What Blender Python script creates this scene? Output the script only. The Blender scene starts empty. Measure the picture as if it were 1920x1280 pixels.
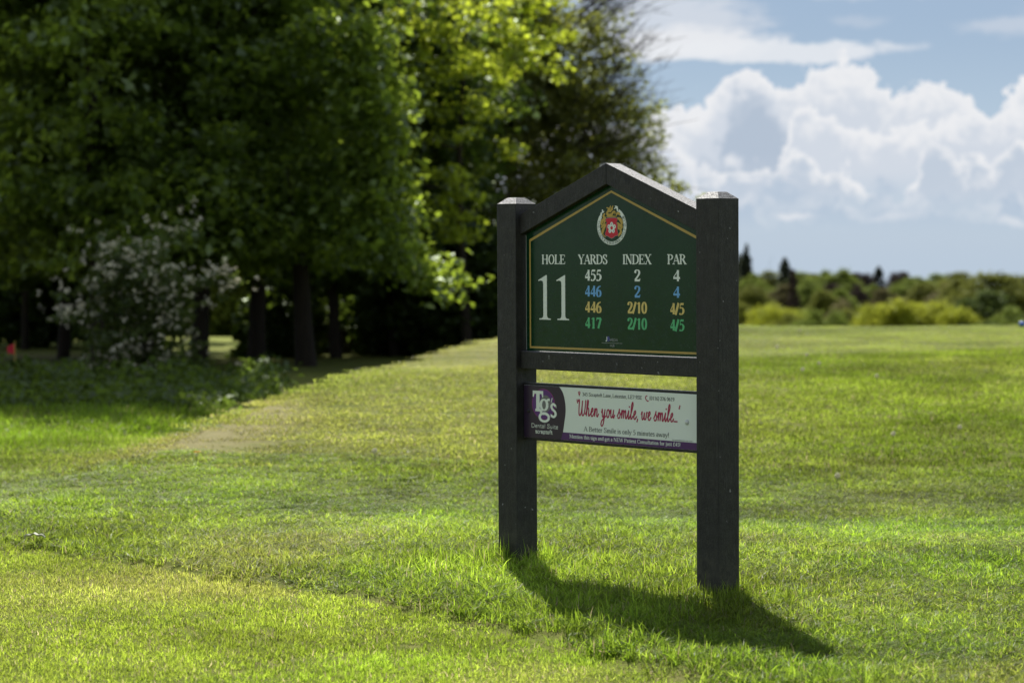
import bpy, math, random
import numpy as np
from mathutils import Matrix, Vector

S = bpy.context.scene
rng = np.random.default_rng(11)
random.seed(11)

# ------------------------------------------------------------------ camera
PITCH, ROLL, HC = 0.0377619, 0.00508988, 1.11397
cd = bpy.data.cameras.new('camera')
cam = bpy.data.objects.new('camera', cd); S.collection.objects.link(cam)
cd.sensor_width = 36.0; cd.lens = 83.73
cam.matrix_world = Matrix.Translation((0, 0, HC)) @ Matrix.Rotation(math.pi/2-PITCH, 4, 'X') @ Matrix.Rotation(-ROLL, 4, 'Z')
cd.clip_start = 0.1; cd.clip_end = 12000
cd.dof.use_dof = True; cd.dof.focus_distance = 8.15; cd.dof.aperture_fstop = 3.6; cd.dof.aperture_blades = 9
S.camera = cam

# ------------------------------------------------------------------ sun
SUN_AZ, SUN_EL = math.radians(-8.5), math.radians(47.5)      # azimuth from +Y towards +X
sd = bpy.data.lights.new('sun', 'SUN'); sd.energy = 5.0; sd.angle = math.radians(0.55); sd.color = (1.0, 0.955, 0.88)
sun = bpy.data.objects.new('sun', sd); S.collection.objects.link(sun)
sv = Vector((math.sin(SUN_AZ)*math.cos(SUN_EL), math.cos(SUN_AZ)*math.cos(SUN_EL), math.sin(SUN_EL)))
sun.rotation_euler = sv.to_track_quat('Z', 'Y').to_euler()

S.view_settings.view_transform = 'Standard'; S.view_settings.look = 'None'
S.view_settings.exposure = 0.55; S.view_settings.gamma = 1.0
S.view_settings.use_curve_mapping = False
S.render.engine = 'CYCLES'
cy = S.cycles
cy.max_bounces = 8; cy.diffuse_bounces = 4; cy.transmission_bounces = 5; cy.glossy_bounces = 2; cy.transparent_max_bounces = 4
cy.use_denoising = True
cy.sample_clamp_indirect = 6.0

# ------------------------------------------------------------------ node helper
class NT:
    def __init__(s, tree): s.t = tree; s.n = tree.nodes; s.l = tree.links
    def new(s, typ, **kw):
        n = s.n.new(typ)
        for k, v in kw.items(): setattr(n, k, v)
        return n
    def put(s, sock, v):
        if isinstance(v, bpy.types.NodeSocket): s.l.new(v, sock)
        else: sock.default_value = v
    def m(s, op, *a, clamp=False):
        n = s.new('ShaderNodeMath', operation=op, use_clamp=clamp)
        for i, v in enumerate(a): s.put(n.inputs[i], v)
        return n.outputs[0]
    def vm(s, op, *a, out=0):
        n = s.new('ShaderNodeVectorMath', operation=op)
        for i, v in enumerate(a): s.put(n.inputs[i], v)
        return n.outputs[out]
    def mr(s, v, a, b, c=0.0, d=1.0, typ='SMOOTHSTEP'):
        n = s.new('ShaderNodeMapRange', interpolation_type=typ)
        for i, x in enumerate((v, a, b, c, d)): s.put(n.inputs[i], x)
        return n.outputs[0]
    def mix(s, f, a, b, typ='MIX'):
        n = s.new('ShaderNodeMix', data_type='RGBA', blend_type=typ)
        s.put(n.inputs[0], f)
        for k, v in ((6, a), (7, b)):
            if isinstance(v, tuple) and len(v) == 3: v = (*v, 1)
            s.put(n.inputs[k], v)
        return n.outputs[2]
    def noise(s, vec, scale, detail=4, rough=.5, dist=0, col=False):
        n = s.new('ShaderNodeTexNoise')
        if vec is not None: s.l.new(vec, n.inputs['Vector'])
        n.inputs['Scale'].default_value = scale; n.inputs['Detail'].default_value = detail
        n.inputs['Roughness'].default_value = rough; n.inputs['Distortion'].default_value = dist
        return n.outputs[1 if col else 0]
    def voro(s, vec, scale):
        n = s.new('ShaderNodeTexVoronoi', feature='SMOOTH_F1')
        s.l.new(vec, n.inputs['Vector']); n.inputs['Scale'].default_value = scale
        n.inputs['Smoothness'].default_value = .35
        return n.outputs[0]
    def xyz(s, x, y, z=0.0):
        n = s.new('ShaderNodeCombineXYZ'); s.put(n.inputs[0], x); s.put(n.inputs[1], y); s.put(n.inputs[2], z)
        return n.outputs[0]
    def curve(s, v, pts, lo, hi):
        """float curve through pts (x, value) over lo..hi, values 0..1"""
        t = s.mr(v, lo, hi, 0., 1., 'LINEAR')
        n = s.new('ShaderNodeFloatCurve'); s.l.new(t, n.inputs[1])
        c = n.mapping.curves[0]
        P = [((x-lo)/(hi-lo), y) for x, y in pts]
        c.points[0].location = P[0]; c.points[1].location = P[-1]
        for p in P[1:-1]: c.points.new(*p)
        n.mapping.update()
        return n.outputs[0]

# ------------------------------------------------------------------ world: Nishita sky with drifting cloud layers laid out by direction
W = bpy.data.worlds.new('World'); S.world = W; W.use_nodes = True
w = NT(W.node_tree); w.n.clear()
sky = w.new('ShaderNodeTexSky', sky_type='NISHITA'); sky.sun_disc = False
sky.sun_elevation = SUN_EL; sky.sun_rotation = SUN_AZ
sky.air_density = 1.0; sky.dust_density = .4; sky.ozone_density = 1.6
geo = w.new('ShaderNodeTexCoord')
sep = w.new('ShaderNodeSeparateXYZ'); w.l.new(geo.outputs['Generated'], sep.inputs[0])
DX, DY, DZ = sep.outputs
az = w.m('MULTIPLY', w.m('ARCTAN2', DX, DY), 57.2958)            # degrees, 0 = +Y, + to the right
el = w.m('MULTIPLY', w.m('ARCSINE', DZ), 57.2958)
P = w.xyz(az, el, 0.)
def warp(vec, amp, scale, detail=5, rough=.55):
    c = w.vm('SUBTRACT', w.noise(vec, scale, detail, rough, col=True), (.5, .5, .5))
    sc = w.vm('SCALE', c); sc.node.inputs['Scale'].default_value = amp
    return w.vm('ADD', vec, sc)
Pw = warp(P, .55, 1.6, 6)
Psep = w.new('ShaderNodeSeparateXYZ'); w.l.new(Pw, Psep.inputs[0]); WX, WY = Psep.outputs[0], Psep.outputs[1]
fine = w.noise(Pw, 2.6, 9, .68)
b1, b2, b3 = w.voro(Pw, 1.3), w.voro(Pw, 3.1), w.voro(Pw, 7.4)
def cauli(a, b, c):
    t = w.m('MULTIPLY', w.m('SUBTRACT', .42, b1), a)
    t = w.m('ADD', t, w.m('MULTIPLY', w.m('SUBTRACT', .42, b2), b))
    t = w.m('ADD', t, w.m('MULTIPLY', w.m('SUBTRACT', .42, b3), c))
    return w.m('ADD', t, w.m('MULTIPLY', w.m('SUBTRACT', fine, .5), 1.0))
# palette (radiance as the photograph exposes it)
HAZE = (.285, .375, .49); GREY = (.285, .345, .43); WHITE = (.575, .582, .60); SOFT = (.44, .475, .53); BLUE = (.205, .28, .40); HAZE2 = (.32, .385, .47)
col = w.mix(w.mr(el, 1., 6.), HAZE, BLUE)
low = w.m('MULTIPLY', w.mr(el, 22., 5.), .85)                                          # towards the horizon the air is pale
alpha = low
layers = []
def over(a, c):
    global col, alpha
    col_out = w.mix(a, col if not isinstance(col, tuple) else (*col, 1), c)
    na = w.m('SUBTRACT', 1., w.m('MULTIPLY', w.m('SUBTRACT', 1., alpha), w.m('SUBTRACT', 1., a)))
    col, alpha = col_out, na
# broken thin cloud all round the sky, above 7 degrees
hi = w.noise(w.vm('MULTIPLY', geo.outputs['Generated'], (1, 1, 2.2)), 2.6, 7, .58)
cover = w.m('MULTIPLY', w.mr(hi, .40, .56), w.mr(el, 5.5, 12.))
over(w.m('MULTIPLY', cover, .85), w.mix(w.mr(hi, .55, .75), WHITE, SOFT))
# streaky sheet on the upper left of the view
def streak(cx, cyy, rx, ry, a, c, soft=.9):
    q = warp(P, .5, 1.1, 5, .6)
    qs = w.new('ShaderNodeSeparateXYZ'); w.l.new(q, qs.inputs[0])
    ex = w.m('DIVIDE', w.m('SUBTRACT', qs.outputs[0], cx), rx); ey = w.m('DIVIDE', w.m('SUBTRACT', qs.outputs[1], cyy), ry)
    d = w.m('SQRT', w.m('ADD', w.m('MULTIPLY', ex, ex), w.m('MULTIPLY', ey, ey)))
    grain = w.m('MULTIPLY', w.m('SUBTRACT', w.noise(w.vm('MULTIPLY', P, (1, 3.2, 1)), 1.3, 7, .6), .5), 1.1)
    over(w.m('MULTIPLY', w.mr(w.m('ADD', d, grain), 1.1, 1.1-soft), a), c)
streak(3.6, 5.35, 2.9, .95, .95, SOFT, .6)
streak(4.3, 4.95, 2.3, .42, .8, WHITE, .6)
streak(5.6, 4.72, 4.2, .26, .85, (.56,.575,.60), .4)
streak(2.9, 6.2, 1.9, .35, .75, (.27,.30,.36), .7)
streak(9.0, 6.08, 2.3, .20, .8, SOFT, .7)
streak(11.9, 5.2, 1.6, .30, .6, SOFT, .8)
streak(14.5, 5.6, 2.6, .7, .7, SOFT, .8)
streak(8.3, 5.4, .9, .20, .35, SOFT, .9)
# banks of cumulus: every bank has a contour over azimuth; bright at its edge, grey further in
def bank(pts, lo, hi_, amp, fade, rim=(.0, .62), bright=WHITE, inner=GREY, amps=(.9, .55, .25), soft=.10, op=1.):
    zmax = 6.0
    top = w.m('MULTIPLY', w.curve(WX, [(x, y/zmax) for x, y in pts], lo, hi_), zmax)
    d = w.m('ADD', w.m('SUBTRACT', top, el), w.m('MULTIPLY', cauli(*amps), amp))      # + inside, degrees below the contour
    a = w.m('MULTIPLY', w.mr(d, 0., soft), w.mr(el, fade[0], fade[1]))
    puff = w.m('ADD', d, w.m('MULTIPLY', w.m('SUBTRACT', w.noise(Pw, 1.9, 8, .66), .5), 1.5))
    shade = w.mr(puff, rim[0], rim[1])
    c = w.mix(shade, bright, inner)
    over(w.m('MULTIPLY', a, op), c)
bank([(-30,4.0),(3.2,3.35),(4.2,3.5),(4.8,3.8),(5.15,4.35),(5.5,4.65),(6.0,4.6),(6.5,4.15),(7.1,4.35),(7.7,4.55),(8.2,4.45),(8.8,4.0),(9.3,3.8),(9.8,4.05),(10.6,3.95),(11.2,3.6),(11.8,3.85),(12.4,4.3),(14.,4.5),(20,3.6),(40,4.2)],
     -40, 50, .75, (.9, 2.0), (.15, 1.05), WHITE, SOFT)
bank([(-40,2.),(4.8,2.5),(5.1,3.6),(5.6,4.2),(6.1,4.0),(6.5,3.3),(7.1,2.7),(7.6,1.6),(8.2,.5),(50,.4)], -40, 50, .9, (.6, 2.4), (-.3, .35), SOFT, (.27,.33,.415), soft=.9, op=.75)
bank([(-40,2.),(6.0,2.),(6.5,2.7),(6.9,3.5),(7.3,3.35),(7.8,3.1),(8.6,2.9),(9.4,3.0),(10.2,3.2),(11.0,3.3),(12.2,3.5),(16,3.4),(50,3.)], -40, 50, .6, (1.2, 2.6), (.1, .75), WHITE, SOFT)
bank([(-40,1.),(6.3,2.2),(6.8,2.45),(7.5,1.95),(7.9,2.1),(8.4,1.8),(9.2,1.3),(9.7,2.6),(10.1,2.9),(10.5,2.2),(11.1,2.2),(11.8,2.6),(12.5,2.9),(16,2.7),(50,2.4)], -40, 50, .6, (.55, 1.6), (.0, .62), WHITE, (.37,.42,.49))
bank([(-40,1.6),(4.5,1.9),(5.2,1.5),(5.8,1.9),(6.4,2.2),(7.0,1.8),(8.0,1.5),(8.8,2.0),(9.5,1.6),(10.3,1.9),(11.2,1.5),(12,1.9),(50,1.6)], -40, 50, .8, (.5, 1.4), (-.1, .8), SOFT, HAZE2, soft=.6, op=.75)
bank([(-40,1.2),(4.5,1.0),(5.6,1.5),(6.6,1.25),(7.6,1.6),(8.6,1.2),(9.6,1.55),(10.6,1.3),(12,1.6),(50,1.3)], -40, 50, .7, (.15, 1.0), (-.1, .7), WHITE, HAZE2, soft=.5, op=.62)
bank([(-40,1.6),(2.8,3.0),(3.6,2.9),(4.1,2.6),(4.6,2.0),(4.9,.8),(50,.0)], -40, 50, .30, (.3, 1.5), (.2, .8), WHITE, SOFT, soft=.3)
def puffc(cx, cyy, rx, ry, a=.85):
    ex = w.m('DIVIDE', w.m('SUBTRACT', WX, cx), rx); ey = w.m('DIVIDE', w.m('SUBTRACT', WY, cyy), ry)
    d = w.m('SUBTRACT', w.m('SQRT', w.m('ADD', w.m('MULTIPLY', ex, ex), w.m('MULTIPLY', ey, ey))), w.m('MULTIPLY', cauli(.3, .4, .3), .8))
    over(w.m('MULTIPLY', w.mr(d, 1., .45), a), w.mix(w.mr(d, .9, .0), SOFT, WHITE))
puffc(5.35, 2.05, .42, .26); puffc(5.6, 1.73, .36, .12, .7); puffc(6.75, .80, .75, .17, .8); puffc(9.1, .72, .9, .13, .4); puffc(11.9, .62, .6, .2, .6)
over(w.m('MULTIPLY', w.mr(el, 1.0, -.3), .4), (.33, .40, .485, 1))
bgs = w.new('ShaderNodeBackground'); w.l.new(sky.outputs[0], bgs.inputs[0]); bgs.inputs[1].default_value = .075
bgc = w.new('ShaderNodeBackground'); w.l.new(col, bgc.inputs[0]); bgc.inputs[1].default_value = 1.0
mx = w.new('ShaderNodeMixShader'); w.l.new(alpha, mx.inputs[0]); w.l.new(bgs.outputs[0], mx.inputs[1]); w.l.new(bgc.outputs[0], mx.inputs[2])
wo = w.new('ShaderNodeOutputWorld'); w.l.new(mx.outputs[0], wo.inputs[0])
W.cycles.sampling_method = 'MANUAL'; W.cycles.sample_map_resolution = 512

# ------------------------------------------------------------------ object helpers
COL = S.collection
def tag(o, label=None, cat=None, group=None, kind=None):
    for k, v in (('label', label), ('category', cat), ('group', group), ('kind', kind)):
        if v: o[k] = v
    return o
def empty(name, loc=(0, 0, 0), rz=0.):
    o = bpy.data.objects.new(name, None); COL.objects.link(o); o.location = loc; o.rotation_euler = (0, 0, rz)
    o.empty_display_size = .2
    return o
def obj(name, me, mat=None, parent=None):
    o = bpy.data.objects.new(name, me); COL.objects.link(o)
    if mat is not None and len(me.materials) == 0: me.materials.append(mat)
    if parent is not None: o.parent = parent
    return o
def mesh_np(name, V, F, uniform=4, attrs=None, smooth=False):
    """fast mesh from arrays; F is (n, uniform)"""
    me = bpy.data.meshes.new(name)
    V = np.asarray(V, np.float32); F = np.asarray(F, np.int32)
    me.vertices.add(len(V)); me.vertices.foreach_set('co', V.ravel())
    me.loops.add(F.size); me.loops.foreach_set('vertex_index', F.ravel())
    me.polygons.add(len(F)); me.polygons.foreach_set('loop_start', np.arange(0, F.size, F.shape[1], dtype=np.int32))
    if smooth: me.polygons.foreach_set('use_smooth', np.ones(len(F), bool))
    me.update(calc_edges=True)
    for k, (typ, dom, data) in (attrs or {}).items():
        a = me.attributes.new(k, typ, dom)
        a.data.foreach_set('color' if 'COLOR' in typ else ('vector' if typ == 'FLOAT_VECTOR' else 'value'), np.asarray(data, np.float32).ravel() if typ != 'INT' else np.asarray(data, np.int32).ravel())
    return me
def mesh_py(name, V, F):
    me = bpy.data.meshes.new(name); me.from_pydata([tuple(v) for v in V], [], [tuple(f) for f in F]); me.update(); return me
def bevel(o, wd=.002, seg=2):
    m = o.modifiers.new('bevel', 'BEVEL'); m.width = wd; m.segments = seg; m.limit_method = 'ANGLE'; m.angle_limit = math.radians(25)
    return o
def prism(name, poly, y0, y1, mat, parent, bev=.0015):
    """poly of (x, z), extruded from y0 (front) to y1 (back)"""
    n = len(poly)
    V = [(x, y0, z) for x, z in poly] + [(x, y1, z) for x, z in poly]
    F = [tuple(range(n)), tuple(range(2*n-1, n-1, -1))] + [(i, i+n, (i+1) % n+n, (i+1) % n) for i in range(n)]
    o = obj(name, mesh_py(name, V, F), mat, parent)
    import bmesh
    bm = bmesh.new(); bm.from_mesh(o.data); bmesh.ops.recalc_face_normals(bm, faces=bm.faces); bm.to_mesh(o.data); bm.free()
    if bev: bevel(o, bev)
    return o
def tube_arrays(path, radii, n=8, off=0):
    """rings around a polyline"""
    path = np.asarray(path, float); k = len(path)
    T = np.gradient(path, axis=0); T /= np.linalg.norm(T, axis=1)[:, None]+1e-9
    ref = np.array([0, 0, 1.]) if abs(T[:, 2]).mean() < .8 else np.array([1., 0, 0])
    A = np.cross(T, ref); A /= np.linalg.norm(A, axis=1)[:, None]+1e-9
    B = np.cross(T, A)
    th = np.linspace(0, 2*np.pi, n, endpoint=False)
    R = np.asarray(radii)[:, None, None]
    V = path[:, None] + R*(np.cos(th)[None, :, None]*A[:, None]+np.sin(th)[None, :, None]*B[:, None])
    V = V.reshape(-1, 3)
    i = np.arange(k-1)[:, None]*n; j = np.arange(n)[None]
    F = np.stack([i+j, i+(j+1) % n, i+n+(j+1) % n, i+n+j], -1).reshape(-1, 4)+off
    return V, F

# ------------------------------------------------------------------ terrain height
def sst(a, b, x):
    t = np.clip((x-a)/(b-a), 0, 1); return t*t*(3-2*t)
def vnoise(x, y, seed=0):
    """cheap smooth value noise"""
    xi, yi = np.floor(x).astype(np.int64), np.floor(y).astype(np.int64); fx, fy = x-xi, y-yi
    fx, fy = fx*fx*(3-2*fx), fy*fy*(3-2*fy)
    def h(a, b):
        v = (a*374761393+b*668265263+seed*974634777) & 0xffffffff
        v = ((v ^ (v >> 13))*1274126177) & 0xffffffff
        return ((v ^ (v >> 16)) & 0xffff)/65535.
    return (h(xi, yi)*(1-fx)+h(xi+1, yi)*fx)*(1-fy)+(h(xi, yi+1)*(1-fx)+h(xi+1, yi+1)*fx)*fy
def fbm(x, y, s=1., o=3, seed=0):
    r = 0; a = 1; t = 0
    for k in range(o): r = r+a*vnoise(x*s, y*s, seed+k*7); t += a; a *= .5; s *= 2.03
    return r/t
EDGE = np.array([(-6., 14.1), (-3.2, 11.0), (-2.08, 9.62), (-1.55, 9.1), (-1.04, 8.52), (-.55, 7.98), (-.15, 7.5), (.144, 7.1), (.49, 6.5), (.8, 6.05), (3., 3.2)])
def lawn_d(X, Y):
    """+ beyond the mown edge (rough), - on the mown lawn"""
    ye = np.interp(X, EDGE[:, 0], EDGE[:, 1]) + .05*(fbm(X, Y*0, 2.5, 2, 5)-.5)
    return (Y-ye)*.66
def mound_s(X, Y):
    d_front = (Y-(18.2+.55*X))*.88 - .9*(X < -99)            # near edge of the tee
    Xl = np.interp(Y, [10, 14.0, 16.3, 17.8, 19.2, 22.4, 24.3, 28, 34], [-2.2, -1.85, -1.42, -1.17, -.87, -.46, -.13, .5, 1.6])
    d_left = (X-Xl)
    d_back = 29.5-Y
    return d_front, d_left, d_back
def height(X, Y):
    X = np.asarray(X, float); Y = np.asarray(Y, float)
    base = -.021*np.clip(Y-15, 0, 45)
    base = base - .058*np.clip(Y-60, 0, 100)
    base = base - .02*np.clip(Y-420, 0, 9000)
    df, dl, db = mound_s(X, Y)
    up = sst(-7.0, .3, df)
    side = sst(-.35, .25, dl)
    back = sst(0, 2.5, db)
    top = .30 + .0*X
    z = base*(1-up*side*back) + top*up*side*back
    z = z - .045*sst(9.2, 10.6, Y)*sst(14.0, 11.6, Y)*sst(-1.5, .6, X)
    near = sst(60, 30, Y)
    z = z + near*(.05*(fbm(X, Y, .45, 2, 3)-.5)+.02*(fbm(X, Y, 1.7, 2, 9)-.5)*sst(6, 10, Y))
    z = z - .15*np.exp(-((dl+.75)/.42)**2)*sst(14.5, 16.5, Y)*sst(27, 24, Y)
    z = z + .022*sst(-.06, .10, lawn_d(X, Y))*sst(14, 10, Y)
    z = z - float(Z0)
    return z
Z0 = 0.
Z0 = float((height(.3, 8.3)))+0.018

# ------------------------------------------------------------------ materials
def newmat(name):
    m = bpy.data.materials.new(name); m.use_nodes = True; t = NT(m.node_tree); t.n.clear()
    out = t.new('ShaderNodeOutputMaterial'); return m, t, out
def pbr(name, color, rough=.5, spec=.5, bump=None, metallic=0.):
    m, t, out = newmat(name)
    b = t.new('ShaderNodeBsdfPrincipled'); b.inputs['Roughness'].default_value = rough; b.inputs['Metallic'].default_value = metallic
    b.inputs['Specular IOR Level'].default_value = spec
    t.put(b.inputs['Base Color'], (*color, 1) if isinstance(color, tuple) else color)
    t.l.new(b.outputs[0], out.inputs[0])
    return m, t, b
def mat_leafy(name, ca, cb, trans, gloss=.5, tmix=.5, spec_w=.06):
    """leaf: diffuse + translucent + a little gloss; colour varies by the mesh attribute 'rnd' (r: mix, g: value)"""
    m, t, out = newmat(name)
    at = t.new('ShaderNodeAttribute', attribute_name='rnd'); sp = t.new('ShaderNodeSeparateColor'); t.l.new(at.outputs['Color'], sp.inputs[0])
    c = t.mix(sp.outputs[0], ca, cb)
    v = t.mr(sp.outputs[1], 0, 1, .6, 1.4, 'LINEAR')
    c = t.mix(1., c, t.xyz(v, v, v), 'MULTIPLY')
    ct = t.mix(1., t.mix(sp.outputs[0], trans, tuple(x*.7+y*.3 for x, y in zip(trans, cb))), t.xyz(v, v, v), 'MULTIPLY')
    d = t.new('ShaderNodeBsdfDiffuse'); t.l.new(c, d.inputs[0])
    tr = t.new('ShaderNodeBsdfTranslucent'); t.l.new(ct, tr.inputs[0])
    a = t.new('ShaderNodeMixShader'); a.inputs[0].default_value = tmix; t.l.new(d.outputs[0], a.inputs[1]); t.l.new(tr.outputs[0], a.inputs[2])
    g = t.new('ShaderNodeBsdfGlossy'); g.inputs['Roughness'].default_value = gloss; g.inputs[0].default_value = (.85, .95, .75, 1)
    fr = t.new('ShaderNodeFresnel'); fr.inputs[0].default_value = 1.45
    f = t.m('MULTIPLY', fr.outputs[0], spec_w*1.5, clamp=True)
    b = t.new('ShaderNodeMixShader'); t.l.new(f, b.inputs[0]); t.l.new(a.outputs[0], b.inputs[1]); t.l.new(g.outputs[0], b.inputs[2])
    t.l.new(b.outputs[0], out.inputs[0])
    return m
def mat_grass(name):
    m, t, out = newmat(name)
    at = t.new('ShaderNodeAttribute', attribute_name='rnd'); sp = t.new('ShaderNodeSeparateColor'); t.l.new(at.outputs['Color'], sp.inputs[0])
    ti = t.new('ShaderNodeAttribute', attribute_name='tint', attribute_type='INSTANCER'); tp = t.new('ShaderNodeSeparateXYZ'); t.l.new(ti.outputs['Vector'], tp.inputs[0])
    dry, lush, val = tp.outputs
    green = t.mix(sp.outputs[0], (.140, .205, .034), (.180, .228, .046))
    green = t.mix(lush, green, (.135, .230, .028))
    c = t.mix(t.m('MULTIPLY', dry, .85), green, (.260, .250, .070))
    straw = t.m('GREATER_THAN', t.m('ADD', sp.outputs[2], t.m('MULTIPLY', dry, .10)), .93)
    c = t.mix(straw, c, (.42, .36, .20))
    v = t.m('MULTIPLY', t.mr(sp.outputs[1], 0, 1, .55, 1.45, 'LINEAR'), val)
    vv = t.xyz(v, v, v)
    c = t.mix(1., c, vv, 'MULTIPLY')
    ctr = t.mix(1., t.mix(straw, t.mix(dry, t.mix(lush, (.44, .56, .055), (.38, .59, .040)), (.56, .54, .13)), (.5, .42, .22)), vv, 'MULTIPLY')
    d = t.new('ShaderNodeBsdfDiffuse'); t.l.new(c, d.inputs[0])
    tr = t.new('ShaderNodeBsdfTranslucent'); t.l.new(ctr, tr.inputs[0])
    a = t.new('ShaderNodeMixShader'); a.inputs[0].default_value = .6; t.l.new(d.outputs[0], a.inputs[1]); t.l.new(tr.outputs[0], a.inputs[2])
    g = t.new('ShaderNodeBsdfGlossy'); g.inputs['Roughness'].default_value = .38; g.inputs[0].default_value = (1, 1, .95, 1)
    fr = t.new('ShaderNodeFresnel'); fr.inputs[0].default_value = 1.42
    f = t.m('MULTIPLY', fr.outputs[0], .11, clamp=True)
    b = t.new('ShaderNodeMixShader'); t.l.new(f, b.inputs[0]); t.l.new(a.outputs[0], b.inputs[1]); t.l.new(g.outputs[0], b.inputs[2])
    t.l.new(b.outputs[0], out.inputs[0])
    return m
M_GRASS = mat_grass('grass_blade')

# ground
M_GROUND, t, b = pbr('ground_turf', (.06, .08, .02), .95, .1)
tc = t.new('ShaderNodeNewGeometry'); pos = tc.outputs['Position']
gs = t.new('ShaderNodeSeparateXYZ'); t.l.new(pos, gs.inputs[0])
n1 = t.noise(pos, .35, 5, .6); n2 = t.noise(pos, 9., 5, .65)
turf = t.mix(t.mr(n1, .35, .65), (.10, .125, .02), (.145, .165, .03))
turf = t.mix(t.mr(n2, .4, .75), turf, (.17, .16, .05))
# bare leaf litter under the trees, carried forward to their shade line as painted darkening
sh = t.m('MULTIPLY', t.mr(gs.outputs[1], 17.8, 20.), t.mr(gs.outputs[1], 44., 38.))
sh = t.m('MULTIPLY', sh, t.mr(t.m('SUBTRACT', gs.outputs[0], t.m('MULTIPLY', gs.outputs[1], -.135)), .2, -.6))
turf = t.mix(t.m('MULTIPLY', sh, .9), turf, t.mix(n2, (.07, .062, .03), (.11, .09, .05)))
dpa = t.vm('DISTANCE', t.vm('MULTIPLY', pos, (1., .3, 0.)), (-1.8, 4.26, 0.), out=1)
turf = t.mix(t.mr(dpa, .75, .35), turf, t.mix(n2, (.13, .14, .04), (.30, .25, .13)))
far = t.mr(gs.outputs[1], 30., 60.)
turf = t.mix(far, turf, t.mix(n1, (.17, .21, .035), (.22, .23, .05)))
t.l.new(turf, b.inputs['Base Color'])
bp = t.new('ShaderNodeBump'); bp.inputs['Strength'].default_value = .5; bp.inputs['Distance'].default_value = .02
t.l.new(t.noise(pos, 55., 5, .7), bp.inputs['Height']); t.l.new(bp.outputs[0], b.inputs['Normal'])

M_BARK, t, b = pbr('bark', (.06, .05, .04), .9, .15)
tc = t.new('ShaderNodeNewGeometry'); pv = t.vm('MULTIPLY', tc.outputs['Position'], (1, 1, .22))
nn = t.noise(pv, 16, 6, .7)
t.l.new(t.mix(nn, (.012, .010, .008), (.048, .038, .028)), b.inputs['Base Color'])
bp = t.new('ShaderNodeBump'); bp.inputs['Strength'].default_value = .8; bp.inputs['Distance'].default_value = .03
t.l.new(nn, bp.inputs['Height']); t.l.new(bp.outputs[0], b.inputs['Normal'])

def leafmat(name, a, bb, tr, **k): return mat_leafy(name, a, bb, tr, **k)
M_SYC = leafmat('sycamore_leaf', (.060, .098, .020), (.092, .122, .027), (.42, .56, .05))
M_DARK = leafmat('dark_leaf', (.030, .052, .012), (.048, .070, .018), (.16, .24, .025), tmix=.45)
M_MAPLE = leafmat('maple_leaf', (.12, .165, .020), (.17, .20, .028), (.56, .66, .05), tmix=.6)
M_HAW = leafmat('hawthorn_leaf', (.085, .100, .024), (.125, .120, .040), (.38, .42, .06), tmix=.5)
M_SHRUB = leafmat('shrub_leaf', (.045, .068, .018), (.068, .088, .026), (.18, .24, .04), tmix=.4, spec_w=.03)
M_NETTLE = leafmat('nettle_leaf', (.045, .076, .014), (.075, .105, .024), (.17, .25, .03), spec_w=.03)
M_BLOSSOM = leafmat('blossom', (.74, .70, .52), (.82, .77, .58), (.6, .55, .40), tmix=.35, spec_w=.02)
M_WILLOW = leafmat('willow_leaf', (.30, .34, .03), (.36, .36, .045), (.44, .48, .05), tmix=.35, spec_w=.008)
M_MID = leafmat('mid_leaf', (.16, .21, .04), (.21, .24, .05), (.26, .34, .06), tmix=.3, spec_w=.008)
M_OAK = leafmat('oak_leaf', (.15, .17, .034), (.19, .19, .045), (.24, .27, .05), tmix=.3, spec_w=.008)
M_COPPER = leafmat('copper_leaf', (.060, .044, .044), (.085, .062, .055), (.05, .03, .03), tmix=.25, spec_w=.008)
M_CON = leafmat('conifer_leaf', (.040, .048, .032), (.055, .062, .04), (.03, .04, .03), tmix=.2, spec_w=.03)
M_DARKFAR = leafmat('dark_far_leaf', (.050, .075, .022), (.075, .095, .03), (.12, .17, .03), tmix=.3, spec_w=.008)
M_TAN = leafmat('tan_leaf', (.13, .12, .05), (.18, .15, .07), (.16, .15, .06), tmix=.3, spec_w=.008)

# ------------------------------------------------------------------ ground sheet
def lines(segs):
    out = []
    for a, b_, st in segs: out += list(np.arange(a, b_, st))
    return np.array(out+[segs[-1][1]])
gy = lines([(-30, 2, 2.), (2, 5, .3), (5, 12, .06), (12, 34, .16), (34, 70, 1.), (70, 300, 10), (300, 5000, 250)])
gx = lines([(-4000, -300, 200), (-300, -40, 13), (-40, -10, 1.), (-10, -3.5, .3), (-3.5, 5.5, .08), (5.5, 12, .3), (12, 40, 1.), (40, 300, 13), (300, 4000, 200)])
GX, GY = np.meshgrid(gx, gy)
GZ = height(GX, GY)
ny, nx = GX.shape
ii = np.arange(ny-1)[:, None]*nx+np.arange(nx-1)[None]
F = np.stack([ii, ii+1, ii+nx+1, ii+nx], -1).reshape(-1, 4)
g = obj('ground', mesh_np('ground', np.stack([GX, GY, GZ], -1).reshape(-1, 3), F, smooth=True), M_GROUND)
tag(g, 'grassy ground rising to a low tee mound', kind='structure')

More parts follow.
